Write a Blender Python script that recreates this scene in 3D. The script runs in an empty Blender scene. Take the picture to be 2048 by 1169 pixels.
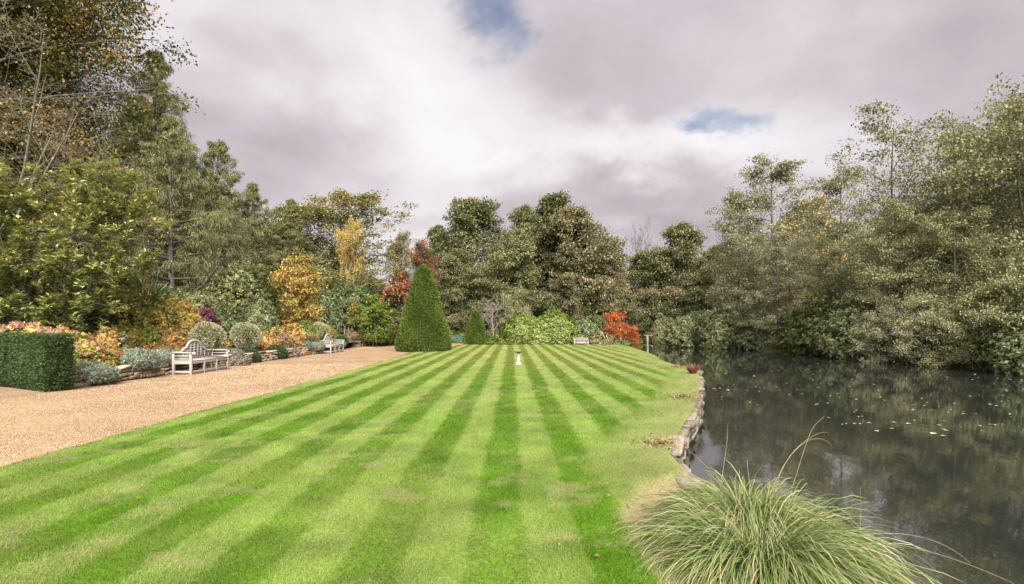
import bpy, math, random
import numpy as np
from mathutils import Vector, Matrix

R = math.radians
sc = bpy.context.scene
col = sc.collection
F_PX, HOR, HC = 1052.0, 652.0, 1.6      # focal length in photo pixels, horizon row, eye height

# ------------------------------------------------------------------ camera
cam = bpy.data.cameras.new('camera')
cam.sensor_width = 36.0
cam.lens = F_PX / 2048 * 36
cam.shift_y = (HOR - 584.5) / 2048
cam.clip_start = 0.05
cam.clip_end = 5000
cob = bpy.data.objects.new('camera', cam)
cob.location = (0, 0, HC)
cob.rotation_euler = (R(90), 0, 0)
col.objects.link(cob)
sc.camera = cob

# ------------------------------------------------------------------ light
SUN_DIR = Vector((0.16, -0.86, 0.80)).normalized()      # towards the sun: high, from behind the camera, a little to the right
sun_el = math.asin(SUN_DIR.z)
sun_az = math.atan2(SUN_DIR.x, SUN_DIR.y)
sl = bpy.data.lights.new('sun', 'SUN')
sl.energy = 1.5
sl.angle = R(50)
sl.color = (1.0, 0.95, 0.87)
so = bpy.data.objects.new('sun', sl)
so.rotation_euler = SUN_DIR.to_track_quat('Z', 'Y').to_euler()
so.location = (30, -30, 60)
col.objects.link(so)

sc.view_settings.view_transform = 'Standard'
sc.view_settings.look = 'None'
sc.view_settings.gamma = 1
sc.view_settings.use_curve_mapping = False
sc.view_settings.exposure = 3.25
EXPO = 2 ** 3.25

world = bpy.data.worlds.new('World')
sc.world = world
world.use_nodes = True


def build_sky():
    nt = world.node_tree
    nd, ln = nt.nodes, nt.links
    nd.clear()

    def N(t, **k):
        n = nd.new(t)
        for a, v in k.items():
            setattr(n, a, v)
        return n

    def M(op, a, b=None, c=None, clamp=False):
        n = N('ShaderNodeMath', operation=op, use_clamp=clamp)
        for i, v in enumerate((a, b, c)):
            if v is None:
                continue
            if isinstance(v, (int, float)):
                n.inputs[i].default_value = v
            else:
                ln.new(v, n.inputs[i])
        return n.outputs[0]
    tc = N('ShaderNodeTexCoord')
    sep = N('ShaderNodeSeparateXYZ')
    ln.new(tc.outputs['Generated'], sep.inputs[0])
    zz = M('ADD', M('MAXIMUM', sep.outputs[2], 0.0), 0.34)
    u = M('DIVIDE', sep.outputs[0], zz)
    v = M('DIVIDE', sep.outputs[1], zz)
    uv = N('ShaderNodeCombineXYZ')
    ln.new(u, uv.inputs[0])
    ln.new(v, uv.inputs[1])

    def noise(scale, detail, rough, off, dist=0.0):
        mp = N('ShaderNodeMapping')
        mp.inputs['Location'].default_value = off
        ln.new(uv.outputs[0], mp.inputs[0])
        n = N('ShaderNodeTexNoise')
        n.inputs['Scale'].default_value = scale
        n.inputs['Detail'].default_value = detail
        n.inputs['Roughness'].default_value = rough
        n.inputs['Distortion'].default_value = dist
        ln.new(mp.outputs[0], n.inputs['Vector'])
        return n.outputs[0]

    def blob(px, py, rx, ry):      # soft bump in direction space (tangent plane of the view)
        y = M('MAXIMUM', sep.outputs[1], 0.05)
        a = M('DIVIDE', M('SUBTRACT', M('ADD', M('DIVIDE', sep.outputs[0], y), wa), (px - 1024) / F_PX), rx / F_PX)
        b = M('DIVIDE', M('SUBTRACT', M('ADD', M('DIVIDE', sep.outputs[2], y), wb), (HOR - py) / F_PX), ry / F_PX)
        d2 = M('ADD', M('MULTIPLY', a, a), M('MULTIPLY', b, b))
        return M('POWER', 2.718, M('MULTIPLY', d2, -1.0))
    wa = M('MULTIPLY', M('SUBTRACT', noise(3.4, 5, 0.6, (2.0, 5.0, 0), 0.4), 0.5), 0.32)
    wb = M('MULTIPLY', M('SUBTRACT', noise(3.9, 5, 0.6, (8.0, 1.0, 0), 0.4), 0.5), 0.22)
    big = noise(1.25, 3.5, 0.5, (3.1, 1.7, 0), 0.5)
    fine = noise(2.6, 6, 0.55, (7.3, 2.2, 0), 0.3)
    b = M('ADD', M('MULTIPLY', big, 0.66), M('MULTIPLY', fine, 0.34))
    # the brighter thin bank and the dark bases seen in the photograph
    b = M('ADD', b, M('MULTIPLY', blob(830, 180, 300, 150), 0.17))
    b = M('ADD', b, M('MULTIPLY', blob(1270, 285, 280, 60), 0.20))
    b = M('ADD', b, M('MULTIPLY', blob(330, 20, 120, 90), 0.10))
    b = M('SUBTRACT', b, M('MULTIPLY', blob(1330, 410, 330, 70), 0.10))
    b = M('SUBTRACT', b, M('MULTIPLY', blob(560, 300, 220, 80), 0.05))
    b = M('SUBTRACT', b, M('MULTIPLY', blob(1900, 130, 300, 200), 0.05))
    rmp = N('ShaderNodeValToRGB')
    cr = rmp.color_ramp
    cr.elements[0].position = 0.30
    cr.elements[0].color = (0.41, 0.375, 0.40, 1)
    cr.elements[1].position = 0.72
    cr.elements[1].color = (0.97, 0.94, 0.96, 1)
    e = cr.elements.new(0.47)
    e.color = (0.65, 0.585, 0.63, 1)
    e = cr.elements.new(0.58)
    e.color = (0.84, 0.785, 0.82, 1)
    ln.new(b, rmp.inputs[0])
    gapn = noise(1.9, 5, 0.6, (1.3, 9.2, 0), 0.4)
    g = M('ADD', M('MULTIPLY', gapn, 0.75), M('MULTIPLY', blob(985, 30, 90, 80), 0.44))
    g = M('ADD', g, M('MULTIPLY', blob(1460, 232, 100, 50), 0.48))
    g = M('ADD', g, M('MULTIPLY', blob(1365, 60, 60, 170), 0.14))
    g = M('ADD', g, M('MULTIPLY', fine, 0.30))
    mr = N('ShaderNodeMapRange', interpolation_type='SMOOTHSTEP')
    mr.inputs[1].default_value = 0.66
    mr.inputs[2].default_value = 1.08
    mr.inputs[3].default_value = 0.0
    mr.inputs[4].default_value = 0.85
    ln.new(g, mr.inputs[0])
    sky = N('ShaderNodeTexSky', sky_type='NISHITA')
    sky.sun_disc = False
    sky.sun_elevation = sun_el
    sky.sun_rotation = sun_az
    sky.altitude = 100
    skm = N('ShaderNodeVectorMath', operation='SCALE')
    ln.new(sky.outputs[0], skm.inputs[0])
    skm.inputs['Scale'].default_value = 0.13
    STR = 0.1
    cl = N('ShaderNodeVectorMath', operation='SCALE')
    ln.new(rmp.outputs[0], cl.inputs[0])
    cl.inputs['Scale'].default_value = 1.0 / (EXPO * STR)
    mix = N('ShaderNodeMix', data_type='RGBA')
    ln.new(mr.outputs[0], mix.inputs['Factor'])
    ln.new(cl.outputs[0], mix.inputs['A'])
    ln.new(skm.outputs[0], mix.inputs['B'])
    bg = N('ShaderNodeBackground')
    bg.inputs[1].default_value = STR
    ln.new(mix.outputs['Result'], bg.inputs[0])
    out = N('ShaderNodeOutputWorld')
    ln.new(bg.outputs[0], out.inputs[0])


build_sky()
sc.cycles.use_denoising = True
sc.cycles.max_bounces = 6
sc.cycles.diffuse_bounces = 4
sc.cycles.glossy_bounces = 3
sc.cycles.transmission_bounces = 4
sc.cycles.caustics_reflective = False
sc.cycles.caustics_refractive = False


def X(px, d):
    return (px - 1024) / F_PX * d


def Z(py, d):
    return HC + (HOR - py) / F_PX * d


# ------------------------------------------------------------------ materials
def nodes_of(name):
    m = bpy.data.materials.new(name)
    m.use_nodes = True
    nt = m.node_tree
    return m, nt, nt.nodes, nt.links, nt.nodes['Principled BSDF']


def ramp(nd, stops, interp='LINEAR'):
    r = nd.new('ShaderNodeValToRGB')
    cr = r.color_ramp
    cr.interpolation = interp
    while len(cr.elements) > len(stops):
        cr.elements.remove(cr.elements[-1])
    while len(cr.elements) < len(stops):
        cr.elements.new(1.0)
    for e, (p, c) in zip(cr.elements, stops):
        e.position = p
        e.color = (*c, 1)
    return r


GAIN = {'alder_leaves': 1.45, 'turning_alder_leaves': 1.45, 'bank_alder_leaves': 1.65, 'grey_alder_leaves': 1.9, 'deep_green_leaves': 1.15, 'beech_leaves': 1.25, 'larch_needles': 1.55, 'golden_oak_leaves': 1.45, 'olive_oak_leaves': 1.3, 'magnolia_leaves': 1.75, 'yew_needles': 1.05, 'camellia_leaves': 0.82, 'yellow_maple_leaves': 1.15, 'orange_shrub_leaves': 1.25, 'yellowing_green_leaves': 1.15, 'grey_lavender_leaves': 1.3, 'dark_yew_needles': 1.0, 'dark_rhododendron_leaves': 1.15, 'light_rhododendron_leaves': 0.85, 'olive_rhododendron_leaves': 1.3}


def leaf_mat(name, stops, trans=0.3, rough=0.5, clump=0.5, clump_scale=0.45, spec=0.35):
    """foliage: a ramp of leaf colours picked per leaf, shifted by patches through the crown"""
    m, nt, nd, ln, bs = nodes_of(name)
    g_ = GAIN.get(name, 1.0)
    stops = [(p, tuple(min(c * g_, 0.8) for c in k)) for p, k in stops]
    at = nd.new('ShaderNodeAttribute')
    at.attribute_name = 'rnd'
    tc = nd.new('ShaderNodeTexCoord')
    oi = nd.new('ShaderNodeObjectInfo')
    no = nd.new('ShaderNodeTexNoise')
    no.inputs['Scale'].default_value = clump_scale
    no.inputs['Detail'].default_value = 2
    ad = nd.new('ShaderNodeVectorMath')
    ad.operation = 'ADD'
    ln.new(tc.outputs['Object'], ad.inputs[0])
    ln.new(oi.outputs['Location'], ad.inputs[1])
    ln.new(ad.outputs[0], no.inputs['Vector'])
    m1 = nd.new('ShaderNodeMath')
    m1.operation = 'MULTIPLY_ADD'
    ln.new(no.outputs[0], m1.inputs[0])
    m1.inputs[1].default_value = clump * 2
    m1.inputs[2].default_value = -clump
    m2 = nd.new('ShaderNodeMath')
    m2.operation = 'ADD'
    m2.use_clamp = True
    ln.new(at.outputs['Fac'], m2.inputs[0])
    ln.new(m1.outputs[0], m2.inputs[1])
    rp = ramp(nd, stops)
    ln.new(m2.outputs[0], rp.inputs[0])
    hs = nd.new('ShaderNodeHueSaturation')
    ln.new(rp.outputs[0], hs.inputs['Color'])
    mr = nd.new('ShaderNodeMapRange')
    ln.new(oi.outputs['Random'], mr.inputs[0])
    mr.inputs[3].default_value = 0.88
    mr.inputs[4].default_value = 1.12
    ln.new(mr.outputs[0], hs.inputs['Value'])
    ln.new(hs.outputs[0], bs.inputs['Base Color'])
    bs.inputs['Roughness'].default_value = rough
    bs.inputs['Specular IOR Level'].default_value = spec
    tr = nd.new('ShaderNodeBsdfTranslucent')
    ln.new(hs.outputs[0], tr.inputs['Color'])
    mx = nd.new('ShaderNodeMixShader')
    mx.inputs[0].default_value = trans
    ln.new(bs.outputs[0], mx.inputs[1])
    ln.new(tr.outputs[0], mx.inputs[2])
    ln.new(mx.outputs[0], nd['Material Output'].inputs[0])
    return m


def col_mat(name, rough=0.6, trans=0.0, spec=0.3):
    """colour from the mesh's own 'col' attribute (blades of grass)"""
    m, nt, nd, ln, bs = nodes_of(name)
    at = nd.new('ShaderNodeAttribute')
    at.attribute_name = 'col'
    ln.new(at.outputs['Color'], bs.inputs['Base Color'])
    bs.inputs['Roughness'].default_value = rough
    bs.inputs['Specular IOR Level'].default_value = spec
    if trans:
        tr = nd.new('ShaderNodeBsdfTranslucent')
        ln.new(at.outputs['Color'], tr.inputs['Color'])
        mx = nd.new('ShaderNodeMixShader')
        mx.inputs[0].default_value = trans
        ln.new(bs.outputs[0], mx.inputs[1])
        ln.new(tr.outputs[0], mx.inputs[2])
        ln.new(mx.outputs[0], nd['Material Output'].inputs[0])
    return m


def rough_mat(name, stops, scale=4.0, detail=6, rough=0.8, bump=0.3, bscale=None, coord='Object', stretch=(1, 1, 1), dist=0.02, per_object=0.0):
    """noise-mottled solid with relief: stone, wood, bark, soil"""
    m, nt, nd, ln, bs = nodes_of(name)
    tc = nd.new('ShaderNodeTexCoord')
    mp = nd.new('ShaderNodeMapping')
    mp.inputs['Scale'].default_value = stretch
    ln.new(tc.outputs[coord], mp.inputs[0])
    no = nd.new('ShaderNodeTexNoise')
    no.inputs['Scale'].default_value = scale
    no.inputs['Detail'].default_value = detail
    no.inputs['Roughness'].default_value = 0.62
    ln.new(mp.outputs[0], no.inputs['Vector'])
    rp = ramp(nd, stops)
    fac = no.outputs[0]
    if per_object:
        oi = nd.new('ShaderNodeObjectInfo')
        a = nd.new('ShaderNodeMath')
        a.operation = 'MULTIPLY_ADD'
        ln.new(oi.outputs['Random'], a.inputs[0])
        a.inputs[1].default_value = per_object
        ln.new(no.outputs[0], a.inputs[2])
        b = nd.new('ShaderNodeMath')
        b.operation = 'SUBTRACT'
        ln.new(a.outputs[0], b.inputs[0])
        b.inputs[1].default_value = per_object / 2
        fac = b.outputs[0]
    ln.new(fac, rp.inputs[0])
    ln.new(rp.outputs[0], bs.inputs['Base Color'])
    bs.inputs['Roughness'].default_value = rough
    bs.inputs['Specular IOR Level'].default_value = 0.25
    if bump:
        n2 = nd.new('ShaderNodeTexNoise')
        n2.inputs['Scale'].default_value = bscale or scale * 3
        n2.inputs['Detail'].default_value = 5
        ln.new(mp.outputs[0], n2.inputs['Vector'])
        bp = nd.new('ShaderNodeBump')
        bp.inputs['Strength'].default_value = bump
        bp.inputs['Distance'].default_value = dist
        ln.new(n2.outputs[0], bp.inputs['Height'])
        ln.new(bp.outputs[0], bs.inputs['Normal'])
    return m


MT = {}
MT['bark'] = rough_mat('bark', [(0.3, (0.05, 0.042, 0.034)), (0.55, (0.11, 0.095, 0.078)), (0.75, (0.19, 0.175, 0.15))], 3, stretch=(3, 3, 0.6), bump=0.6)
MT['pale_bark'] = rough_mat('pale_bark', [(0.3, (0.16, 0.135, 0.11)), (0.55, (0.26, 0.225, 0.19)), (0.75, (0.36, 0.33, 0.29))], 3, stretch=(3, 3, 0.6), bump=0.4)
MT['stone'] = rough_mat('stone', [(0.22, (0.11, 0.085, 0.06)), (0.42, (0.22, 0.172, 0.118)), (0.6, (0.32, 0.262, 0.19)), (0.8, (0.44, 0.385, 0.31))], 5, bump=0.7, bscale=14, per_object=0.5)
MT['damp_stone'] = rough_mat('damp_stone', [(0.25, (0.045, 0.037, 0.027)), (0.45, (0.105, 0.083, 0.060)), (0.62, (0.16, 0.132, 0.10)), (0.8, (0.24, 0.205, 0.165))], 5, bump=0.7, bscale=14, per_object=0.5)
MT['joint_earth'] = rough_mat('joint_earth', [(0.3, (0.035, 0.028, 0.02)), (0.7, (0.08, 0.062, 0.045))], 8, bump=0.5)
MT['soil'] = rough_mat('soil', [(0.3, (0.045, 0.032, 0.022)), (0.55, (0.095, 0.068, 0.046)), (0.8, (0.16, 0.125, 0.088))], 7, bump=0.8, coord='Generated', bscale=60)
MT['bench_wood'] = rough_mat('weathered_bench_wood', [(0.3, (0.20, 0.172, 0.158)), (0.5, (0.285, 0.252, 0.236)), (0.75, (0.37, 0.342, 0.325))], 9, stretch=(1, 8, 8), bump=0.35, dist=0.005)
MT['green_wood'] = rough_mat('green_painted_wood', [(0.3, (0.02, 0.07, 0.055)), (0.7, (0.045, 0.12, 0.10))], 9, bump=0.2, dist=0.004)
MT['white_metal'] = rough_mat('white_painted_iron', [(0.3, (0.34, 0.33, 0.30)), (0.55, (0.52, 0.52, 0.49)), (0.8, (0.60, 0.60, 0.58))], 12, bump=0.3, dist=0.004, rough=0.5)
MT['lead'] = rough_mat('dark_lead', [(0.3, (0.07, 0.068, 0.06)), (0.7, (0.2, 0.19, 0.17))], 14, bump=0.3, dist=0.004, rough=0.55)
MT['post_wood'] = rough_mat('bleached_post_wood', [(0.3, (0.16, 0.135, 0.112)), (0.7, (0.30, 0.262, 0.228))], 7, stretch=(6, 6, 1), bump=0.4, dist=0.005)
MT['stalk'] = rough_mat('dry_stalk', [(0.3, (0.22, 0.17, 0.09)), (0.7, (0.36, 0.29, 0.17))], 9, bump=0)
MT['grey_bark'] = rough_mat('grey_bark', [(0.3, (0.10, 0.088, 0.07)), (0.55, (0.17, 0.15, 0.12)), (0.75, (0.25, 0.225, 0.19))], 3, stretch=(3, 3, 0.6), bump=0.5)
MT['wire'] = rough_mat('grey_wire', [(0.3, (0.2, 0.2, 0.2)), (0.7, (0.3, 0.3, 0.3))], 7, bump=0)
MT['dark_post'] = rough_mat('blackened_wood', [(0.3, (0.018, 0.016, 0.016)), (0.7, (0.05, 0.045, 0.045))], 7, bump=0.4)
MT['terracotta'] = rough_mat('pale_stoneware', [(0.3, (0.42, 0.36, 0.29)), (0.7, (0.60, 0.54, 0.46))], 9, bump=0.3)
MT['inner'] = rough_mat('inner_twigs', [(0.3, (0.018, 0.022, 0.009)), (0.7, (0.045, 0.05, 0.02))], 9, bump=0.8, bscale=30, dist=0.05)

G = lambda *s: list(s)
MT['alder'] = leaf_mat('alder_leaves', G((0.0, (0.050, 0.055, 0.022)), (0.35, (0.090, 0.096, 0.038)), (0.65, (0.122, 0.122, 0.054)), (0.88, (0.150, 0.138, 0.066)), (1.0, (0.185, 0.152, 0.078))), trans=0.25)
MT['alder_brown'] = leaf_mat('turning_alder_leaves', G((0.0, (0.060, 0.056, 0.028)), (0.4, (0.115, 0.105, 0.052)), (0.7, (0.165, 0.142, 0.074)), (1.0, (0.23, 0.18, 0.10))), trans=0.25)
MT['bank'] = leaf_mat('bank_alder_leaves', G((0.0, (0.06, 0.066, 0.027)), (0.35, (0.115, 0.119, 0.053)), (0.7, (0.178, 0.174, 0.086)), (1.0, (0.27, 0.24, 0.13))), trans=0.3, clump=0.45)
MT['bank_grey'] = leaf_mat('grey_alder_leaves', G((0.0, (0.062, 0.063, 0.034)), (0.4, (0.12, 0.118, 0.064)), (0.75, (0.175, 0.168, 0.10)), (1.0, (0.24, 0.215, 0.135))), trans=0.28)
MT['deepgreen'] = leaf_mat('deep_green_leaves', G((0.0, (0.028, 0.042, 0.012)), (0.5, (0.058, 0.080, 0.024)), (0.85, (0.098, 0.12, 0.042)), (1.0, (0.15, 0.16, 0.07))), trans=0.2, rough=0.4)
MT['beech'] = leaf_mat('beech_leaves', G((0.0, (0.032, 0.042, 0.010)), (0.4, (0.065, 0.078, 0.017)), (0.68, (0.12, 0.105, 0.026)), (0.86, (0.22, 0.125, 0.026)), (1.0, (0.34, 0.17, 0.03))), trans=0.3, clump=0.75, clump_scale=0.3)
MT['larch'] = leaf_mat('larch_needles', G((0.0, (0.045, 0.05, 0.018)), (0.5, (0.088, 0.092, 0.032)), (0.85, (0.14, 0.135, 0.05)), (1.0, (0.21, 0.17, 0.07))), trans=0.15)
MT['gold'] = leaf_mat('golden_oak_leaves', G((0.0, (0.065, 0.068, 0.024)), (0.4, (0.13, 0.122, 0.042)), (0.7, (0.21, 0.17, 0.06)), (1.0, (0.36, 0.22, 0.06))), trans=0.3)
MT['oakgreen'] = leaf_mat('olive_oak_leaves', G((0.0, (0.075, 0.078, 0.026)), (0.4, (0.145, 0.142, 0.048)), (0.75, (0.215, 0.185, 0.066)), (1.0, (0.33, 0.23, 0.07))), trans=0.3)
MT['rust'] = leaf_mat('rust_red_leaves', G((0.0, (0.06, 0.06, 0.03)), (0.45, (0.12, 0.10, 0.055)), (0.65, (0.20, 0.10, 0.05)), (0.82, (0.46, 0.16, 0.06)), (1.0, (0.62, 0.20, 0.07))), trans=0.3, clump=0.75, clump_scale=0.35)
MT['drybrown'] = leaf_mat('dry_brown_leaves', G((0.0, (0.13, 0.095, 0.055)), (0.5, (0.23, 0.165, 0.09)), (1.0, (0.36, 0.24, 0.11))), trans=0.3)
MT['magnolia'] = leaf_mat('magnolia_leaves', G((0.0, (0.055, 0.085, 0.018)), (0.4, (0.15, 0.165, 0.052)), (0.75, (0.25, 0.248, 0.10)), (0.92, (0.33, 0.295, 0.145)), (0.97, (0.26, 0.14, 0.05)), (1.0, (0.45, 0.19, 0.03))), trans=0.16, rough=0.33, clump=0.25, spec=0.5)
MT['yew'] = leaf_mat('yew_needles', G((0.0, (0.035, 0.062, 0.007)), (0.5, (0.075, 0.118, 0.012)), (0.85, (0.12, 0.165, 0.022)), (1.0, (0.165, 0.19, 0.04))), trans=0.15, clump=0.35, clump_scale=1.2)
MT['darkyew'] = leaf_mat('dark_yew_needles', G((0.0, (0.018, 0.034, 0.010)), (0.5, (0.036, 0.066, 0.018)), (0.85, (0.062, 0.098, 0.03)), (1.0, (0.10, 0.125, 0.05))), trans=0.12, clump=0.3, clump_scale=1.5)
MT['rhodo'] = leaf_mat('light_rhododendron_leaves', G((0.0, (0.06, 0.09, 0.014)), (0.4, (0.145, 0.20, 0.034)), (0.8, (0.25, 0.30, 0.07)), (1.0, (0.36, 0.39, 0.13))), trans=0.15, rough=0.4, clump=0.25)
MT['rhodo_dark'] = leaf_mat('dark_rhododendron_leaves', G((0.0, (0.034, 0.05, 0.016)), (0.5, (0.078, 0.102, 0.036)), (0.85, (0.13, 0.155, 0.065)), (1.0, (0.20, 0.215, 0.11))), trans=0.15, rough=0.4, clump=0.3)
MT['rhodo_olive'] = leaf_mat('olive_rhododendron_leaves', G((0.0, (0.05, 0.062, 0.022)), (0.5, (0.11, 0.125, 0.05)), (0.85, (0.17, 0.175, 0.085)), (1.0, (0.24, 0.23, 0.13))), trans=0.15, rough=0.42, clump=0.3)
MT['camellia'] = leaf_mat('camellia_leaves', G((0.0, (0.03, 0.045, 0.012)), (0.4, (0.075, 0.10, 0.026)), (0.7, (0.16, 0.165, 0.05)), (0.9, (0.25, 0.22, 0.085)), (1.0, (0.33, 0.26, 0.11))), trans=0.15, rough=0.35, clump=0.3)
MT['yellow'] = leaf_mat('yellow_maple_leaves', G((0.0, (0.14, 0.155, 0.04)), (0.35, (0.30, 0.25, 0.07)), (0.7, (0.46, 0.31, 0.09)), (1.0, (0.56, 0.33, 0.10))), trans=0.35, clump=0.4)
MT['orange'] = leaf_mat('orange_shrub_leaves', G((0.0, (0.14, 0.14, 0.05)), (0.35, (0.32, 0.20, 0.065)), (0.7, (0.47, 0.27, 0.085)), (1.0, (0.56, 0.38, 0.15))), trans=0.3, clump=0.4, clump_scale=2)
MT['yelgreen'] = leaf_mat('yellowing_green_leaves', G((0.0, (0.08, 0.10, 0.025)), (0.45, (0.19, 0.20, 0.05)), (0.75, (0.36, 0.27, 0.06)), (1.0, (0.55, 0.29, 0.05))), trans=0.3, clump=0.5, clump_scale=2)
MT['freshgreen'] = leaf_mat('fresh_green_leaves', G((0.0, (0.05, 0.085, 0.012)), (0.5, (0.12, 0.165, 0.026)), (1.0, (0.22, 0.24, 0.05))), trans=0.3, clump=0.4)
MT['purple'] = leaf_mat('plum_purple_leaves', G((0.0, (0.05, 0.014, 0.028)), (0.5, (0.125, 0.032, 0.06)), (1.0, (0.24, 0.075, 0.11))), trans=0.25, clump=0.3, clump_scale=2)
MT['acer_red'] = leaf_mat('scarlet_acer_leaves', G((0.0, (0.15, 0.03, 0.014)), (0.4, (0.38, 0.085, 0.026)), (0.75, (0.60, 0.17, 0.045)), (1.0, (0.70, 0.30, 0.08))), trans=0.35, clump=0.5, clump_scale=0.8)
MT['variegated'] = leaf_mat('cream_edged_leaves', G((0.0, (0.085, 0.10, 0.045)), (0.35, (0.17, 0.19, 0.085)), (0.6, (0.36, 0.34, 0.20)), (1.0, (0.54, 0.49, 0.34))), trans=0.15, clump=0.15)
MT['lavender'] = leaf_mat('grey_lavender_leaves', G((0.0, (0.07, 0.095, 0.06)), (0.5, (0.155, 0.185, 0.125)), (0.85, (0.25, 0.265, 0.205)), (1.0, (0.30, 0.26, 0.31))), trans=0.2, rough=0.7, clump=0.25, clump_scale=3)
MT['greybrown'] = leaf_mat('grey_brown_seed_stems', G((0.0, (0.12, 0.095, 0.07)), (0.5, (0.23, 0.19, 0.15)), (1.0, (0.36, 0.32, 0.27))), trans=0.2, rough=0.7, clump=0.3)
MT['crimson'] = leaf_mat('crimson_flowers', G((0.0, (0.20, 0.02, 0.035)), (0.5, (0.40, 0.045, 0.055)), (1.0, (0.55, 0.10, 0.10))), trans=0.25, clump=0.3)
MT['white_petals'] = leaf_mat('white_petals', G((0.0, (0.55, 0.52, 0.46)), (1.0, (0.78, 0.76, 0.72))), trans=0.25, clump=0.1)
MT['hydrangea'] = leaf_mat('faded_hydrangea_petals', G((0.0, (0.30, 0.15, 0.10)), (0.5, (0.46, 0.26, 0.175)), (1.0, (0.58, 0.40, 0.30))), trans=0.25, clump=0.2, clump_scale=2)
MT['palm'] = leaf_mat('spiky_grey_green_leaves', G((0.0, (0.035, 0.065, 0.028)), (0.5, (0.085, 0.125, 0.06)), (1.0, (0.19, 0.22, 0.12))), trans=0.15)
MT['straw'] = leaf_mat('straw_grass', G((0.0, (0.16, 0.13, 0.05)), (0.5, (0.32, 0.24, 0.10)), (1.0, (0.48, 0.36, 0.18))), trans=0.3)
MT['redgrass'] = leaf_mat('red_brown_grass', G((0.0, (0.09, 0.035, 0.025)), (0.5, (0.20, 0.085, 0.06)), (1.0, (0.34, 0.17, 0.12))), trans=0.25)
MT['litter'] = leaf_mat('fallen_leaves', G((0.0, (0.12, 0.075, 0.035)), (0.4, (0.23, 0.15, 0.07)), (0.75, (0.31, 0.22, 0.115)), (1.0, (0.38, 0.30, 0.18))), trans=0.2)
MT['float'] = leaf_mat('floating_leaf', G((0.0, (0.22, 0.17, 0.07)), (0.5, (0.42, 0.38, 0.18)), (1.0, (0.60, 0.57, 0.36))), trans=0.0, rough=0.35)
MT['blade'] = col_mat('grass_blade', rough=0.55, trans=0.25)
MT['sedge'] = col_mat('sedge_blade', rough=0.42, trans=0.22, spec=0.45)

# ------------------------------------------------------------------ objects and meshes


def mesh(name, V, Fc, rnd=None, colr=None, smooth=False):
    V = np.ascontiguousarray(V, dtype=np.float32)
    Fc = np.ascontiguousarray(Fc, dtype=np.int32)
    me = bpy.data.meshes.new(name)
    n, k = Fc.shape
    me.vertices.add(len(V))
    me.vertices.foreach_set('co', V.ravel())
    me.loops.add(n * k)
    me.loops.foreach_set('vertex_index', Fc.ravel())
    me.polygons.add(n)
    me.polygons.foreach_set('loop_start', np.arange(0, n * k, k, dtype=np.int32))
    me.polygons.foreach_set('loop_total', np.full(n, k, dtype=np.int32))
    me.update(calc_edges=True)
    if smooth:
        me.polygons.foreach_set('use_smooth', np.ones(n, dtype=bool))
    if rnd is not None:
        a = me.attributes.new('rnd', 'FLOAT', 'FACE')
        a.data.foreach_set('value', np.ascontiguousarray(rnd, dtype=np.float32))
    if colr is not None:
        c = np.ones((len(V), 4), dtype=np.float32)
        c[:, :3] = colr
        a = me.attributes.new('col', 'FLOAT_COLOR', 'POINT')
        a.data.foreach_set('color', c.ravel())
    return me


def obj(name, me, mat, parent=None, loc=(0, 0, 0), rot=(0, 0, 0), scl=(1, 1, 1)):
    o = bpy.data.objects.new(name, me)
    col.objects.link(o)
    if parent:
        o.parent = parent
    o.location = loc
    o.rotation_euler = rot
    o.scale = scl
    if mat is not None:
        if not me.materials:
            me.materials.append(mat)
        if me.materials[0] != mat:
            o.material_slots[0].link = 'OBJECT'
            o.material_slots[0].material = mat
    return o


def tag(o, label=None, cat=None, group=None, kind=None):
    if label:
        o['label'] = label
    if cat:
        o['category'] = cat
    if group:
        o['group'] = group
    if kind:
        o['kind'] = kind
    return o


def thing(name, label, cat, loc=(0, 0, 0), rz=0.0, group=None, scl=1.0):
    o = bpy.data.objects.new(name, None)
    col.objects.link(o)
    o.location = loc
    o.rotation_euler = (0, 0, rz)
    o.scale = (scl, scl, scl) if isinstance(scl, (int, float)) else scl
    o.empty_display_size = 0.2
    return tag(o, label, cat, group)


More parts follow.
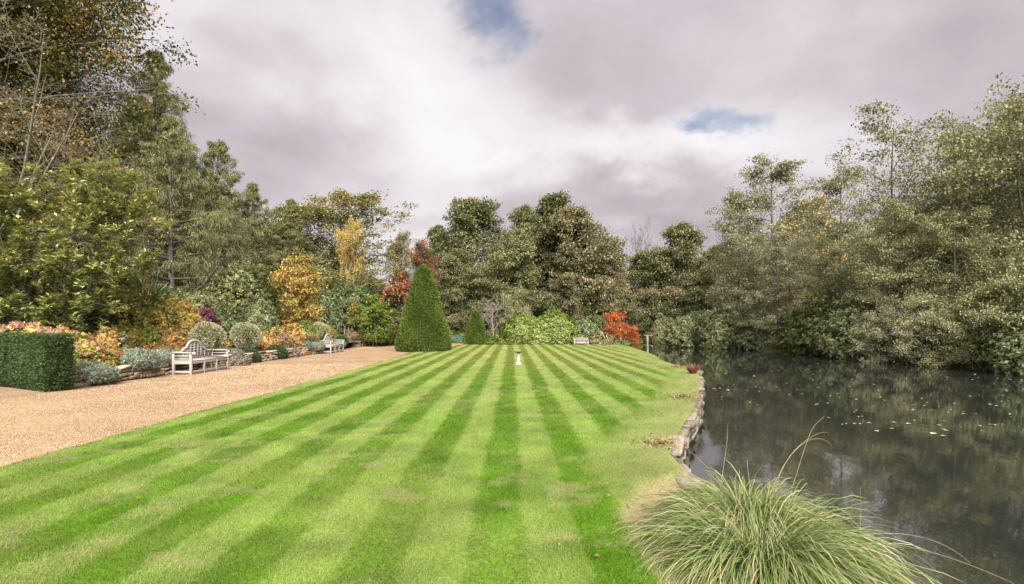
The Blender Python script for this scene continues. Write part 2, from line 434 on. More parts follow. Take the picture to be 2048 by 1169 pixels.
class MB:
    """collects boxes, tubes and lathes into one mesh"""

    def __init__(s):
        s.v, s.f, s.n = [], [], 0

    def add(s, V, Fc):
        V = np.asarray(V, float)
        s.v.append(V)
        s.f.append(np.asarray(Fc, int) + s.n)
        s.n += len(V)

    def box(s, c, d, rz=0.0, M=None):
        x, y, z = (np.array(d) / 2)
        V = np.array([(-x, -y, -z), (x, -y, -z), (x, y, -z), (-x, y, -z), (-x, -y, z), (x, -y, z), (x, y, z), (-x, y, z)])
        if rz:
            cs, sn = math.cos(rz), math.sin(rz)
            V = np.stack([V[:, 0] * cs - V[:, 1] * sn, V[:, 0] * sn + V[:, 1] * cs, V[:, 2]], 1)
        if M is not None:
            V = V @ np.array(M).T
        s.add(V + np.array(c), [(0, 3, 2, 1), (4, 5, 6, 7), (0, 1, 5, 4), (1, 2, 6, 5), (2, 3, 7, 6), (3, 0, 4, 7)])

    def tube(s, pts, rad, sides=8):
        P = np.asarray(pts, float)[None]
        Rr = np.full((1, P.shape[1]), rad, float) if np.isscalar(rad) else np.asarray(rad, float)[None]
        V, Fc = tubes(P, Rr, sides, cap=True)
        s.add(V, Fc)

    def strip(s, pts, w, y0, y1):
        """rectangular rail of height w following pts (x, z), from depth y0 to y1"""
        p = np.asarray(pts, float)
        t = np.gradient(p, axis=0)
        t /= np.linalg.norm(t, axis=1)[:, None]
        nrm = np.stack([-t[:, 1], t[:, 0]], 1)
        a, b = p + nrm * w / 2, p - nrm * w / 2
        n = len(p)
        V = np.concatenate([np.stack([q[:, 0], np.full(n, y), q[:, 1]], 1) for q, y in ((a, y0), (b, y0), (b, y1), (a, y1))])
        Fc = []
        for i in range(n - 1):
            for k in range(4):
                k2 = (k + 1) % 4
                Fc.append((k * n + i, k * n + i + 1, k2 * n + i + 1, k2 * n + i))
        Fc += [(0, n, 2 * n, 3 * n), (n - 1, 4 * n - 1, 3 * n - 1, 2 * n - 1)]
        s.add(V, Fc)

    def lathe(s, prof, sides=24):
        p = np.asarray(prof, float)
        a = np.linspace(0, 2 * np.pi, sides, endpoint=False)
        V = np.stack([p[:, None, 0] * np.cos(a), p[:, None, 0] * np.sin(a), np.repeat(p[:, 1:2], sides, 1)], 2).reshape(-1, 3)
        Fc = []
        for i in range(len(p) - 1):
            for k in range(sides):
                k2 = (k + 1) % sides
                Fc.append((i * sides + k, i * sides + k2, (i + 1) * sides + k2, (i + 1) * sides + k))
        s.add(V, Fc)

    def mesh(s, name, smooth=False):
        return mesh(name, np.concatenate(s.v), np.concatenate(s.f), smooth=smooth)

    def build(s, name, mat, parent=None, smooth=False, bevel=0.0, **k):
        o = obj(name, s.mesh(name, smooth), mat, parent, **k)
        if bevel:
            b = o.modifiers.new('bevel', 'BEVEL')
            b.width = bevel
            b.segments = 2
            b.limit_method = 'ANGLE'
        return o


def unit(v):
    return v / np.maximum(np.linalg.norm(v, axis=-1, keepdims=True), 1e-9)


def tubes(P, Rr, sides, cap=False):
    B, m, _ = P.shape
    T = unit(np.gradient(P, axis=1)) if m > 2 else unit(np.repeat((P[:, 1:] - P[:, :1]), 2, 1))
    ref = np.where(np.abs(T[..., 2:3]) > 0.9, np.array([1.0, 0, 0]), np.array([0, 0, 1.0]))
    A = unit(np.cross(T, ref))
    Bn = np.cross(T, A)
    ang = np.arange(sides) * 2 * np.pi / sides
    V = P[:, :, None] + Rr[:, :, None, None] * (A[:, :, None] * np.cos(ang)[:, None] + Bn[:, :, None] * np.sin(ang)[:, None])
    V = V.reshape(-1, 3)
    b, i, k = np.meshgrid(np.arange(B), np.arange(m - 1), np.arange(sides), indexing='ij')
    k2 = (k + 1) % sides
    f = lambda ii, kk: (b * m + ii) * sides + kk
    Fc = np.stack([f(i, k), f(i, k2), f(i + 1, k2), f(i + 1, k)], -1).reshape(-1, 4)
    if cap and sides == 4 or cap and sides == 8:
        ex = []
        for bb in range(B):
            for ii in (0, m - 1):
                s0 = (bb * m + ii) * sides
                if sides == 4:
                    ex.append([s0, s0 + 1, s0 + 2, s0 + 3])
                else:
                    ex += [[s0, s0 + 1, s0 + 2, s0 + 3], [s0, s0 + 3, s0 + 4, s0 + 7], [s0 + 4, s0 + 5, s0 + 6, s0 + 7]]
        Fc = np.concatenate([Fc, np.array(ex)])
    return V, Fc


def leaves(P, A, Nn, L, W, fold=0.12, bend=0.0):
    """diamond leaves: base P, axis A, normal Nn, length L, width W"""
    n = len(P)
    A = unit(A)
    S = unit(np.cross(A, Nn))
    Nn = np.cross(S, A)
    L = np.broadcast_to(L, (n,))[:, None]
    W = np.broadcast_to(W, (n,))[:, None]
    mid = P + A * L * 0.48
    V = np.stack([P, mid + S * W / 2 + Nn * W * fold, P + A * L - Nn * L * bend, mid - S * W / 2 + Nn * W * fold], 1).reshape(-1, 3)
    Fc = np.arange(n * 4).reshape(n, 4)
    return V, Fc


def grow(rng, P, Rd, L, n, t0, t1, ang, lenf, m, trop=(0, 0, 0), wob=0.12, flat=1.0, rfac=0.55, tip=0.25):
    B, mp, _ = P.shape
    idx = np.repeat(np.arange(B), n)
    strat = (np.tile(np.arange(n), B) + rng.random(B * n)) / n
    t = t0 + (t1 - t0) * strat
    s = t * (mp - 1)
    i = np.minimum(s.astype(int), mp - 2)
    fr = (s - i)[:, None]
    p0 = P[idx, i] * (1 - fr) + P[idx, i + 1] * fr
    T = unit(P[idx, i + 1] - P[idx, i])
    ref = np.where(np.abs(T[:, 2:3]) > 0.9, np.array([1.0, 0, 0]), np.array([0, 0, 1.0]))
    a = unit(np.cross(T, ref))
    b = np.cross(T, a)
    az = np.tile(np.arange(n), B) * 2.39996 + np.repeat(rng.random(B) * 6.28, n) + rng.normal(0, 0.5, B * n)
    perp = a * np.cos(az)[:, None] + b * np.sin(az)[:, None]
    perp = perp * np.array([1, 1, flat])
    perp = unit(perp)
    an = ang(t) if callable(ang) else np.full(B * n, ang)
    an = an + rng.normal(0, 0.14, B * n)
    d = unit(T * np.cos(an)[:, None] + perp * np.sin(an)[:, None])
    Ln = L[idx] * (lenf(t) if callable(lenf) else lenf) * rng.uniform(0.7, 1.25, B * n)
    r0 = (Rd[idx, i] * (1 - fr[:, 0]) + Rd[idx, i + 1] * fr[:, 0]) * rfac
    out = np.empty((B * n, m, 3))
    out[:, 0] = p0
    st = (Ln / (m - 1))[:, None]
    tr = np.array(trop)
    for k in range(1, m):
        d = unit(d + tr / (m - 1) + rng.normal(0, wob, (B * n, 3)))
        out[:, k] = out[:, k - 1] + d * st
    rr = r0[:, None] * np.linspace(1, tip, m)[None]
    return out, rr, Ln


def tree_mesh(name, seed, H=15, r0=0.25, base=0.15, n1=40, crown=lambda h: 4.0, ang1=(1.35, 0.5), n2=8, n3=5, lp=18,
              leaf=(0.2, 0.13), spray=0.28, flat=0.4, trop1=(0, 0, 0.25), trop2=(0, 0, 0), len2=0.42, len3=0.4,
              lean=(0, 0), wob0=0.03, stems=1, droop=0.0, up=0.75, top_taper=0.15, wood3=True, spread=0.0, needle=False, fl2=0.5):
    rng = np.random.default_rng(seed)
    m0 = 12
    P = np.empty((stems, m0, 3))
    Rd = np.empty((stems, m0))
    for s_ in range(stems):
        a = rng.random() * 6.28
        d = unit(np.array([lean[0] + spread * math.cos(a), lean[1] + spread * math.sin(a), 1.0]))
        p = np.array([0.0, 0, -0.2]) + np.array([math.cos(a), math.sin(a), 0]) * (0.15 * (stems > 1))
        hh = H * (1.0 if s_ == 0 else rng.uniform(0.75, 1.0))
        for k in range(m0):
            P[s_, k] = p
            p = p + d * (hh + 0.2) / (m0 - 1)
            d = unit(d + rng.normal(0, wob0, 3) + np.array([0, 0, 0.05]))
        Rd[s_] = r0 * (np.linspace(1, top_taper, m0) ** 1.0) * (1 if stems == 1 else 0.75)
        Rd[s_, 0] *= 1.35
    L0 = np.ones(stems)
    nn1 = max(3, n1 // stems)
    P1, R1, L1 = grow(rng, P, Rd, L0, nn1, base, 0.985, lambda t: ang1[0] + (ang1[1] - ang1[0]) * (t - base) / (1 - base),
                      lambda t: np.array([crown(x) for x in (t - base) / (1 - base)]), 7, trop1, 0.10, rfac=0.42)
    P2, R2, L2 = grow(rng, P1, R1, L1, n2, 0.22, 0.98, 0.85, lambda t: len2 * (1.15 - 0.6 * t), 5, trop2, 0.14, flat=fl2, rfac=0.6)
    P3, R3, L3 = grow(rng, P2, R2, L2, n3, 0.25, 1.0, 0.75, lambda t: len3 * (1.2 - 0.5 * t), 4, (0, 0, -droop), 0.16, flat=fl2, rfac=0.65)
    parts = [tubes(P, Rd, 8), tubes(P1, R1, 5), tubes(P2, np.maximum(R2, 0.008), 3)]
    if wood3:
        parts.append(tubes(P3[:, ::3] if P3.shape[1] > 2 else P3, np.maximum(R3[:, ::3], 0.005), 3))
    V, Fc, o = [], [], 0
    for v, f in parts:
        V.append(v)
        Fc.append(f + o)
        o += len(v)
    wood = mesh(name + '_wood', np.concatenate(V), np.concatenate(Fc), smooth=True)
    crownm = None
    if lp:
        B = len(P3)
        idx = np.repeat(np.arange(B), lp)
        t = rng.random(B * lp) ** 0.8
        s = t * (P3.shape[1] - 1)
        i = np.minimum(s.astype(int), P3.shape[1] - 2)
        fr = (s - i)[:, None]
        p = P3[idx, i] * (1 - fr) + P3[idx, i + 1] * fr
        p = p + rng.normal(0, spray, p.shape) * np.array([1, 1, flat])
        T = unit(P3[idx, -1] - P3[idx, 0])
        n = len(p)
        A = unit(T * 0.8 + rng.normal(0, 0.7, (n, 3)) + np.array([0, 0, -droop]))
        Nn = unit(np.array([0, 0, up]) + rng.normal(0, 0.45, (n, 3)) + T * 0.2)
        sz = rng.uniform(0.65, 1.25, n)
        v, f = leaves(p, A, Nn, leaf[0] * sz, leaf[1] * sz, bend=0.1)
        # light and dark sprays: one value per twig plus one per leaf
        r = np.clip(0.5 + np.repeat(rng.normal(0, 0.13, B), lp) + rng.normal(0, 0.2, n), 0, 1)
        crownm = mesh(name + '_leaves', v, f, rnd=r)
    return {'wood': wood, 'crown': crownm, 'P3': P3}


def lumps(rng, u, amp, K=14, power=7):
    c = unit(rng.normal(0, 1, (K, 3)))
    c[:, 2] = np.abs(c[:, 2])
    w = rng.uniform(0.4, 1.0, K)
    return 1 - amp * 0.5 + amp * np.max(np.clip(u @ c.T, 0, 1) ** power * w, axis=1)


def mound_mesh(name, seed, r=(1, 1, 1), n=900, k=6, leaf=(0.12, 0.05), lump=0.35, depth=0.16, lift=0.45, low=-0.35, K=14, power=7, shift=0.1, squash=None):
    """leafy shrub: rosettes of leaves spread through the outer volume of a lumpy mound, base at z = 0"""
    rng = np.random.default_rng(seed)
    u = unit(rng.normal(0, 1, (n * 3, 3)))
    u = u[u[:, 2] > low][:n]
    n = len(u)
    rad = lumps(rng, u, lump, K, power)
    dep = 1 - np.abs(rng.normal(0, depth, n))
    rr = np.array(r)
    hz = rr[2] / (1 + abs(low) * 0.9)
    p = u * rad[:, None] * dep[:, None] * np.array([rr[0], rr[1], hz])
    p[:, 2] += hz * abs(low) * 0.9
    p[:, 2] = np.maximum(p[:, 2], 0.02)
    nr = unit(u / np.array([rr[0], rr[1], hz]))
    nr = unit(nr + rng.normal(0, 0.25, nr.shape) + np.array([0, 0, 0.25]))
    a = unit(np.cross(nr, rng.normal(0, 1, nr.shape)))
    b = np.cross(nr, a)
    idx = np.repeat(np.arange(n), k)
    az = np.tile(np.arange(k), n) * 2 * np.pi / k + rng.normal(0, 0.35, n * k)
    li = rng.normal(lift, 0.3, n * k)[:, None]
    A = unit(a[idx] * np.cos(az)[:, None] + b[idx] * np.sin(az)[:, None] + nr[idx] * li)
    sz = rng.uniform(0.65, 1.25, n * k)
    Nn = nr[idx] + rng.normal(0, 0.2, A.shape)
    P0 = p[idx] + nr[idx] * rng.normal(0, leaf[0] * 0.35, n * k)[:, None]
    v, f = leaves(P0, A, Nn, leaf[0] * sz, leaf[1] * sz, bend=0.12)
    rv = np.clip(0.5 + np.repeat(rng.normal(0, 0.16, n), k) + rng.normal(0, 0.18, n * k), 0, 1)
    crown = mesh(name + '_leaves', v, f, rnd=rv)
    # stems from the ground into the mound
    ns = 16
    us = u[rng.integers(0, n, ns)]
    tips = us * np.array([rr[0], rr[1], hz]) * 0.85
    tips[:, 2] = np.maximum(tips[:, 2] + hz * 0.3, 0.2 * rr[2])
    P = np.empty((ns, 5, 3))
    b0 = np.concatenate([rng.normal(0, 0.08 * rr[0], (ns, 2)), np.full((ns, 1), -0.05)], 1)
    for q in range(5):
        t = q / 4
        P[:, q] = b0 * (1 - t) + tips * t + np.array([0, 0, 0.15 * rr[2] * math.sin(t * 3.14)])
    rs = np.repeat(np.linspace(0.022, 0.006, 5)[None], ns, 0) * max(0.5, rr[0])
    V, Fc = tubes(P, rs, 4)
    return {'wood': mesh(name + '_stems', V, Fc, smooth=True), 'crown': crown}


def topiary_mesh(name, seed, prof, n, leaf, sides=56, jitter=0.02):
    """clipped bush of revolution: solid inner body and a skin of short shoots. prof: list of (radius, z)"""
    rng = np.random.default_rng(seed)
    p = np.asarray(prof, float)
    seg = np.linalg.norm(np.diff(p, axis=0), axis=1)
    area = seg * (p[1:, 0] + p[:-1, 0])
    si = rng.choice(len(seg), n, p=area / area.sum())
    t = rng.random(n)
    rad = p[si, 0] * (1 - t) + p[si + 1, 0] * t
    z = p[si, 1] * (1 - t) + p[si + 1, 1] * t
    d = np.diff(p, axis=0)[si]
    nr_, nz_ = d[:, 1], -d[:, 0]
    ln_ = np.hypot(nr_, nz_) + 1e-9
    az = rng.random(n) * 2 * np.pi
    # slow unevenness left by the shears
    und = jitter * 1.6 * (np.sin(az * 3 + z * 2.1 + seed) + np.sin(az * 5 - z * 3.3) * 0.6 + np.sin(az * 9 + z * 5.2) * 0.4)
    nrm = np.stack([np.cos(az) * nr_ / ln_, np.sin(az) * nr_ / ln_, nz_ / ln_], 1)
    P = np.stack([np.cos(az) * rad, np.sin(az) * rad, z], 1) + nrm * (und - np.abs(rng.normal(0, jitter, n)) - leaf[0] * 0.5)[:, None]
    A = unit(nrm * 0.9 + rng.normal(0, 0.55, (n, 3)) + np.array([0, 0, 0.25]))
    Nn = unit(nrm * 0.5 + rng.normal(0, 0.6, (n, 3)) + np.array([0, 0, 0.5]))
    sz = rng.uniform(0.6, 1.3, n)
    v, f = leaves(P, A, Nn, leaf[0] * sz, leaf[1] * sz)
    r = np.clip(0.5 + rng.normal(0, 0.2, n) + und / (jitter * 14 + 1e-6), 0, 1)
    crown = mesh(name + '_shoots', v, f, rnd=r)
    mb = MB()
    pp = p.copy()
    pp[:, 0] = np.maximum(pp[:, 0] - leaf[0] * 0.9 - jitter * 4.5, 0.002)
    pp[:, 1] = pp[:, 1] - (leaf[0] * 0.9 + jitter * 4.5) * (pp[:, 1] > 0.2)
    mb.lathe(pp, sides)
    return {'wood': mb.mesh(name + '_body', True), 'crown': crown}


def blades_mesh(name, seed, n=1200, base_r=0.2, L=(0.6, 1.0), w=0.008, seg=5, tilt=(0.05, 1.0), grav=1.0, palette=None, ell=(1, 1), col_attr=False, toward=None):
    """arching strap leaves from a tussock"""
    rng = np.random.default_rng(seed)
    az = rng.random(n) * 2 * np.pi
    rb = base_r * np.sqrt(rng.random(n))
    p = np.stack([np.cos(az) * rb * ell[0], np.sin(az) * rb * ell[1], np.zeros(n)], 1)
    az2 = az + rng.normal(0, 0.5, n)
    tl = tilt[0] + (tilt[1] - tilt[0]) * np.clip((rb / base_r) * 0.6 + rng.random(n) * 0.5, 0, 1)
    d = np.stack([np.cos(az2) * np.sin(tl), np.sin(az2) * np.sin(tl), np.cos(tl)], 1)
    if toward is not None:
        d = unit(d + np.array(toward) * rng.random(n)[:, None])
    Ln = rng.uniform(L[0], L[1], n)
    st = (Ln / seg)[:, None]
    pts = [p]
    g = grav * rng.uniform(0.6, 1.4, n)[:, None]
    side = unit(np.stack([-d[:, 1], d[:, 0], np.zeros(n)], 1) + rng.normal(0, 0.35, (n, 3)))
    for k in range(seg):
        p = p + d * st
        pts.append(p)
        d = unit(d + np.array([0, 0, -1.0]) * g * (k + 1) / seg * 0.55 + rng.normal(0, 0.05, (n, 3)))
    P = np.stack(pts, 1)
    P[:, :, 2] = np.maximum(P[:, :, 2], -0.45)
    ww = w * np.concatenate([[0.8], np.linspace(1.0, 0.75, seg - 1), [0.08]])
    sc_ = rng.uniform(0.7, 1.3, n)[:, None, None]
    Lf = P - side[:, None] * ww[None, :, None] / 2 * sc_
    Rt = P + side[:, None] * ww[None, :, None] / 2 * sc_
    V = np.stack([Lf, Rt], 2).reshape(-1, 3)
    b, i = np.meshgrid(np.arange(n), np.arange(seg), indexing='ij')
    o = (b * (seg + 1) + i) * 2
    Fc = np.stack([o, o + 1, o + 3, o + 2], -1).reshape(-1, 4)
    r = np.clip(0.45 + rng.normal(0, 0.24, n), 0, 1)
    if not col_attr:
        return mesh(name, V, Fc, rnd=np.repeat(r, seg), smooth=True)
    pal = np.asarray(palette, float)
    s = r * (len(pal) - 1)
    i0 = np.minimum(s.astype(int), len(pal) - 2)
    c = pal[i0] * (1 - (s - i0)[:, None]) + pal[i0 + 1] * (s - i0)[:, None]
    tt = np.linspace(0, 1, seg + 1)
    tipc = np.array([0.40, 0.36, 0.20])
    k = np.clip((tt - 0.72) / 0.28, 0, 1)[None, :, None] * (rng.random(n) < 0.45)[:, None, None]
    c = c[:, None] * (1 - k) + tipc * k
    c = np.repeat(c[:, :, None], 2, 2).reshape(-1, 3)
    return mesh(name, V, Fc, colr=c, smooth=True)


def plant(spec, name, label, cat, loc, rz=0.0, scl=1.0, leafm=None, woodm=None, group=None, wname='trunk', cname='crown'):
    t = thing(name, label, cat, loc, rz, group, scl)
    if spec.get('wood'):
        obj(wname, spec['wood'], woodm or MT['bark'], t)
    if spec.get('crown'):
        obj(cname, spec['crown'], leafm, t)
    return t


def _vn(x, y, s, seed):
    rng = np.random.default_rng(seed)
    g = rng.random((256, 256))
    a = seed * 1.7 + 0.6
    xs, ys = (x * math.cos(a) - y * math.sin(a)) / s + 100.3, (x * math.sin(a) + y * math.cos(a)) / s + 100.7
    i, j = np.floor(xs).astype(int), np.floor(ys).astype(int)
    fx, fy = xs - i, ys - j
    fx, fy = fx * fx * (3 - 2 * fx), fy * fy * (3 - 2 * fy)
    q = lambda a, b: g[a % 256, b % 256]
    return (q(i, j) * (1 - fx) + q(i + 1, j) * fx) * (1 - fy) + (q(i, j + 1) * (1 - fx) + q(i + 1, j + 1) * fx) * fy


def vnoise(x, y, s, seed):
    """smooth two-octave noise, 0..1"""
    v = (_vn(x, y, s, seed) + 0.5 * _vn(x, y, s / 2.13, seed + 500)) / 1.5
    return np.clip(0.5 + (v - 0.5) * 1.25, 0, 1)


def sstep(a, b, x):
    t = np.clip((x - a) / (b - a), 0, 1)
    return t * t * (3 - 2 * t)


# ------------------------------------------------------------------ the lie of the land
WATER = -0.32
# lawn-side bank, from beside the camera to the far end (x, y)
BANK = np.array([(3.6, -12), (3.3, 0), (2.9, 2.2), (2.55, 3.6), (2.2, 4.7), (1.95, 5.6), (2.02, 6.4), (2.42, 7.4), (2.85, 8.4), (3.4, 9.6), (4.1, 11.3),
                 (4.95, 13.6), (5.6, 15.4), (6.2, 17.2), (6.72, 18.6), (6.75, 19.5), (6.6, 21), (6.9, 24), (7.7, 28), (8.3, 33), (8.8, 38), (9.15, 43), (9.9, 49), (10.6, 54)])
FAR = 0.92 * np.array([(12.5, 58), (15, 55), (17.5, 50), (19.6, 44), (21.2, 37), (21.2, 30), (20.9, 24), (21.2, 17), (22, 8), (23, -4), (24, -12)])
POND = np.concatenate([BANK, FAR])


def poly_sd(x, y, poly):
    """signed distance, negative inside"""
    d = np.full(x.shape, 1e9)
    ins = np.zeros(x.shape, bool)
    n = len(poly)
    for k in range(n):
        a, b = poly[k], poly[(k + 1) % n]
        e = b - a
        wx, wy = x - a[0], y - a[1]
        t = np.clip((wx * e[0] + wy * e[1]) / (e @ e), 0, 1)
        d = np.minimum(d, np.hypot(wx - e[0] * t, wy - e[1] * t))
        c = ((a[1] <= y) & (b[1] > y)) | ((b[1] <= y) & (a[1] > y))
        with np.errstate(divide='ignore', invalid='ignore'):
            xi = a[0] + (y - a[1]) / (b[1] - a[1]) * e[0] if b[1] != a[1] else np.full(y.shape, 1e9)
        ins ^= c & (x < xi)
    return np.where(ins, -d, d)


def land(x, y):
    """height of the open ground without the pond"""
    x, y = np.asarray(x, float), np.asarray(y, float)
    left = sstep(-13.5, -16.5, x) * sstep(10, 14, y) * 0.86 + np.clip(-16 - x, 0, 60) * 0.02
    drop = -0.3 * sstep(43.6, 46.0, y) * sstep(-4.6, -2.6, x)
    return left + drop


def gz(x, y):
    return float(land(np.array([x]), np.array([y]))[0])


def axis(fine0, fine1, st, coarse):
    f = np.arange(fine0, fine1 + st / 2, st)
    return np.concatenate([-np.array(coarse[::-1], float) + fine0, f, np.array(coarse, float) + fine1])


gx = axis(-70, 60, 0.75, (4, 12, 30, 80, 200, 500, 1500))
gy = axis(-20, 110, 0.75, (4, 12, 30, 80, 200, 500, 1500))
XX, YY = np.meshgrid(gx, gy, indexing='xy')
sd = poly_sd(XX, YY, POND)
ZZ = land(XX, YY)
ZZ = ZZ + (vnoise(XX, YY, 3.0, 3) - 0.5) * 0.05 - 0.035
ZZ = np.where(sd < 1.1, np.minimum(ZZ, -1.1 + 1.1 * sstep(0.25, 1.1, sd)), ZZ)
nx, ny = len(gx), len(gy)
ii, jj = np.meshgrid(np.arange(nx - 1), np.arange(ny - 1), indexing='xy')
o0 = jj * nx + ii
FF = np.stack([o0, o0 + 1, o0 + nx + 1, o0 + nx], -1).reshape(-1, 4)


def ground_mat():
    m, nt, nd, ln, bs = nodes_of('woodland_grass_and_earth')
    geo = nd.new('ShaderNodeNewGeometry')
    n1 = nd.new('ShaderNodeTexNoise')
    n1.inputs['Scale'].default_value = 0.25
    n1.inputs['Detail'].default_value = 4
    n2 = nd.new('ShaderNodeTexNoise')
    n2.inputs['Scale'].default_value = 6
    n2.inputs['Detail'].default_value = 8
    for n in (n1, n2):
        ln.new(geo.outputs['Position'], n.inputs['Vector'])
    r1 = ramp(nd, [(0.35, (0.075, 0.055, 0.03)), (0.5, (0.07, 0.085, 0.025)), (0.7, (0.11, 0.14, 0.035))])
    r2 = ramp(nd, [(0.3, (0.45, 0.45, 0.45)), (0.7, (1.2, 1.2, 1.2))])
    ln.new(n1.outputs[0], r1.inputs[0])
    ln.new(n2.outputs[0], r2.inputs[0])
    mx = nd.new('ShaderNodeMix')
    mx.data_type = 'RGBA'
    mx.blend_type = 'MULTIPLY'
    mx.inputs['Factor'].default_value = 1
    ln.new(r1.outputs[0], mx.inputs['A'])
    ln.new(r2.outputs[0], mx.inputs['B'])
    ln.new(mx.outputs['Result'], bs.inputs['Base Color'])
    bs.inputs['Roughness'].default_value = 0.9
    bp = nd.new('ShaderNodeBump')
    bp.inputs['Strength'].default_value = 0.8
    bp.inputs['Distance'].default_value = 0.05
    ln.new(n2.outputs[0], bp.inputs['Height'])
    ln.new(bp.outputs[0], bs.inputs['Normal'])
    return m


tag(obj('ground', mesh('ground', np.stack([XX, YY, ZZ], -1).reshape(-1, 3), FF, smooth=True), ground_mat()), 'grassy earth under the trees around the garden', None, None, 'structure')


# ------------------------------------------------------------------ lawn
STRIPE = 0.41


def bank_x(y):
    return np.interp(y, BANK[:, 1], BANK[:, 0])


def lawn_left(y):
    base = np.interp(y, [-5, 0, 10, 20, 28, 31, 35, 37, 44], [-5.65, -5.65, -5.75, -5.7, -5.85, -6.1, -5.4, -4.7, -4.4])
    return base + (vnoise(np.full_like(y, 3.3), y, 0.8, 11) - 0.5) * 0.14


def soil_at(x, y):
    """how bare the bank is: earth round the tussocks, thin dry grass along the coping"""
    edge = np.interp(y, [-5, 1, 2.6, 3.6, 4.4, 5.0, 5.5, 6.0], [1.45, 1.35, 1.12, 1.02, 1.02, 1.25, 1.65, 9.0])
    return sstep(-0.12, 0.18, x - edge + (vnoise(x, y, 0.2, 5) - 0.5) * 0.25)


def dry_at(x, y):
    dist = np.maximum(bank_x(y) - x, 0)
    near = sstep(1.25, 0.25, dist) * (0.45 + 0.55 * vnoise(x, y, 0.8, 8)) * sstep(30, 14, y) * 0.8
    a = vnoise(x, y * 1.3, 0.30, 21) * 0.50 + vnoise(x, y, 0.10, 23) * 0.22 + vnoise(x, y * 1.4, 1.5, 22) * 0.28
    patch = sstep(0.56, 0.80, a)
    lip = sstep(-0.22, -0.02, x - np.interp(y, [-5, 1, 2.6, 3.6, 4.4, 5.0, 5.5, 6.0], [1.45, 1.35, 1.12, 1.02, 1.02, 1.25, 1.65, 9.0])) * 0.8
    return np.clip(np.maximum.reduce([near * 0.8, patch * 0.45, lip]), 0, 1)


def light_stripe(x, y):  # mask of the paler mown stripes, used for blade lean and painted tone
    w = x - 0.1 + (vnoise(x, y, 1.3, 31) - 0.5) * 0.06 + (vnoise(x, y, 0.12, 32) - 0.5) * 0.06
    ph = np.mod(w, 2 * STRIPE) / STRIPE
    s = sstep(-0.06, 0.06, ph) * sstep(1.06, 0.94, ph) + sstep(1.94, 2.06, ph)
    # the last cut runs along the pond side, so the stripes end in a plain pale band there
    border = sstep(1.3, 0.9, np.maximum(bank_x(y) - x, 0))
    return np.clip(s * (1 - border) + 0.72 * border, 0, 1)


def lawn_colour(x, y, rng=None):
    s = light_stripe(x, y)[:, None]
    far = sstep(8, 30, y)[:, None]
    fade = (0.62 + 0.38 * sstep(2.8, 10.0, y))[:, None]
    mott = vnoise(x, y, 0.35, 41)[:, None]
    mott2 = vnoise(x, y, 1.1, 42)[:, None]
    mott3 = vnoise(x, y * 0.7, 0.55, 43)[:, None]
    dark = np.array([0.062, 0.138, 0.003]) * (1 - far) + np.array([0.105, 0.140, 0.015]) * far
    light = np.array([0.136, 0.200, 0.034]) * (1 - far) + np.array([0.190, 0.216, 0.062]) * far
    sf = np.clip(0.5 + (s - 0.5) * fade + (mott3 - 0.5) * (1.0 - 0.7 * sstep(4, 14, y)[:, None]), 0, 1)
    c = dark * (1 - sf) + light * sf  # lighter and darker look of leaning blades, put into the colour
    c = c * (0.70 + 0.54 * mott)
    c = c * (1 - 0.35 * sstep(0.5, 0.9, mott2)) + np.array([0.155, 0.18, 0.045]) * 0.35 * sstep(0.5, 0.9, mott2)
    dr = dry_at(x, y)[:, None]
    c = c * (1 - dr) + np.array([0.235, 0.205, 0.10]) * dr
    return c


rows = []
yy = -4.0
while yy < 43.6:
    rows.append(yy)
    yy += 0.09 if 2.5 < yy < 8 else min(0.4, 0.03 * max(abs(yy), 4))
rows = np.array(rows)
NC = 110
tt = np.linspace(0, 1, NC)
LX = lawn_left(rows)[:, None] * (1 - tt) + (bank_x(rows) - 0.10)[:, None] * tt
LY = np.repeat(rows[:, None], NC, 1)


def lawn_z(x, y):
    z = 0.012 + (vnoise(x, y, 2.2, 51) - 0.5) * 0.03 + (vnoise(x, y, 0.5, 52) - 0.5) * 0.012
    z = z + 0.03 * sstep(0.0, 0.12, x - lawn_left(y))            # cut edge above the gravel
    z = z - 0.28 * sstep(-0.25, 0.75, x - np.interp(y, [-5, 1, 2.6, 3.6, 4.4, 5.0, 5.5, 6.0], [1.45, 1.35, 1.12, 1.02, 1.02, 1.25, 1.65, 9.0]))
    return z


LZ = lawn_z(LX.ravel(), LY.ravel())
LP = np.stack([LX.ravel(), LY.ravel(), LZ], 1)
sf_ = soil_at(LP[:, 0], LP[:, 1])[:, None]
LC = lawn_colour(LP[:, 0], LP[:, 1]) * 0.9
LC = LC * (1 - sf_) + np.array([0.20, 0.145, 0.085]) * sf_ * (0.6 + 0.8 * vnoise(LP[:, 0], LP[:, 1], 0.12, 61))[:, None]
nr_ = len(rows)
a_, b_ = np.meshgrid(np.arange(NC - 1), np.arange(nr_ - 1), indexing='xy')
o_ = b_ * NC + a_
LF = np.stack([o_, o_ + 1, o_ + NC + 1, o_ + NC], -1).reshape(-1, 4)


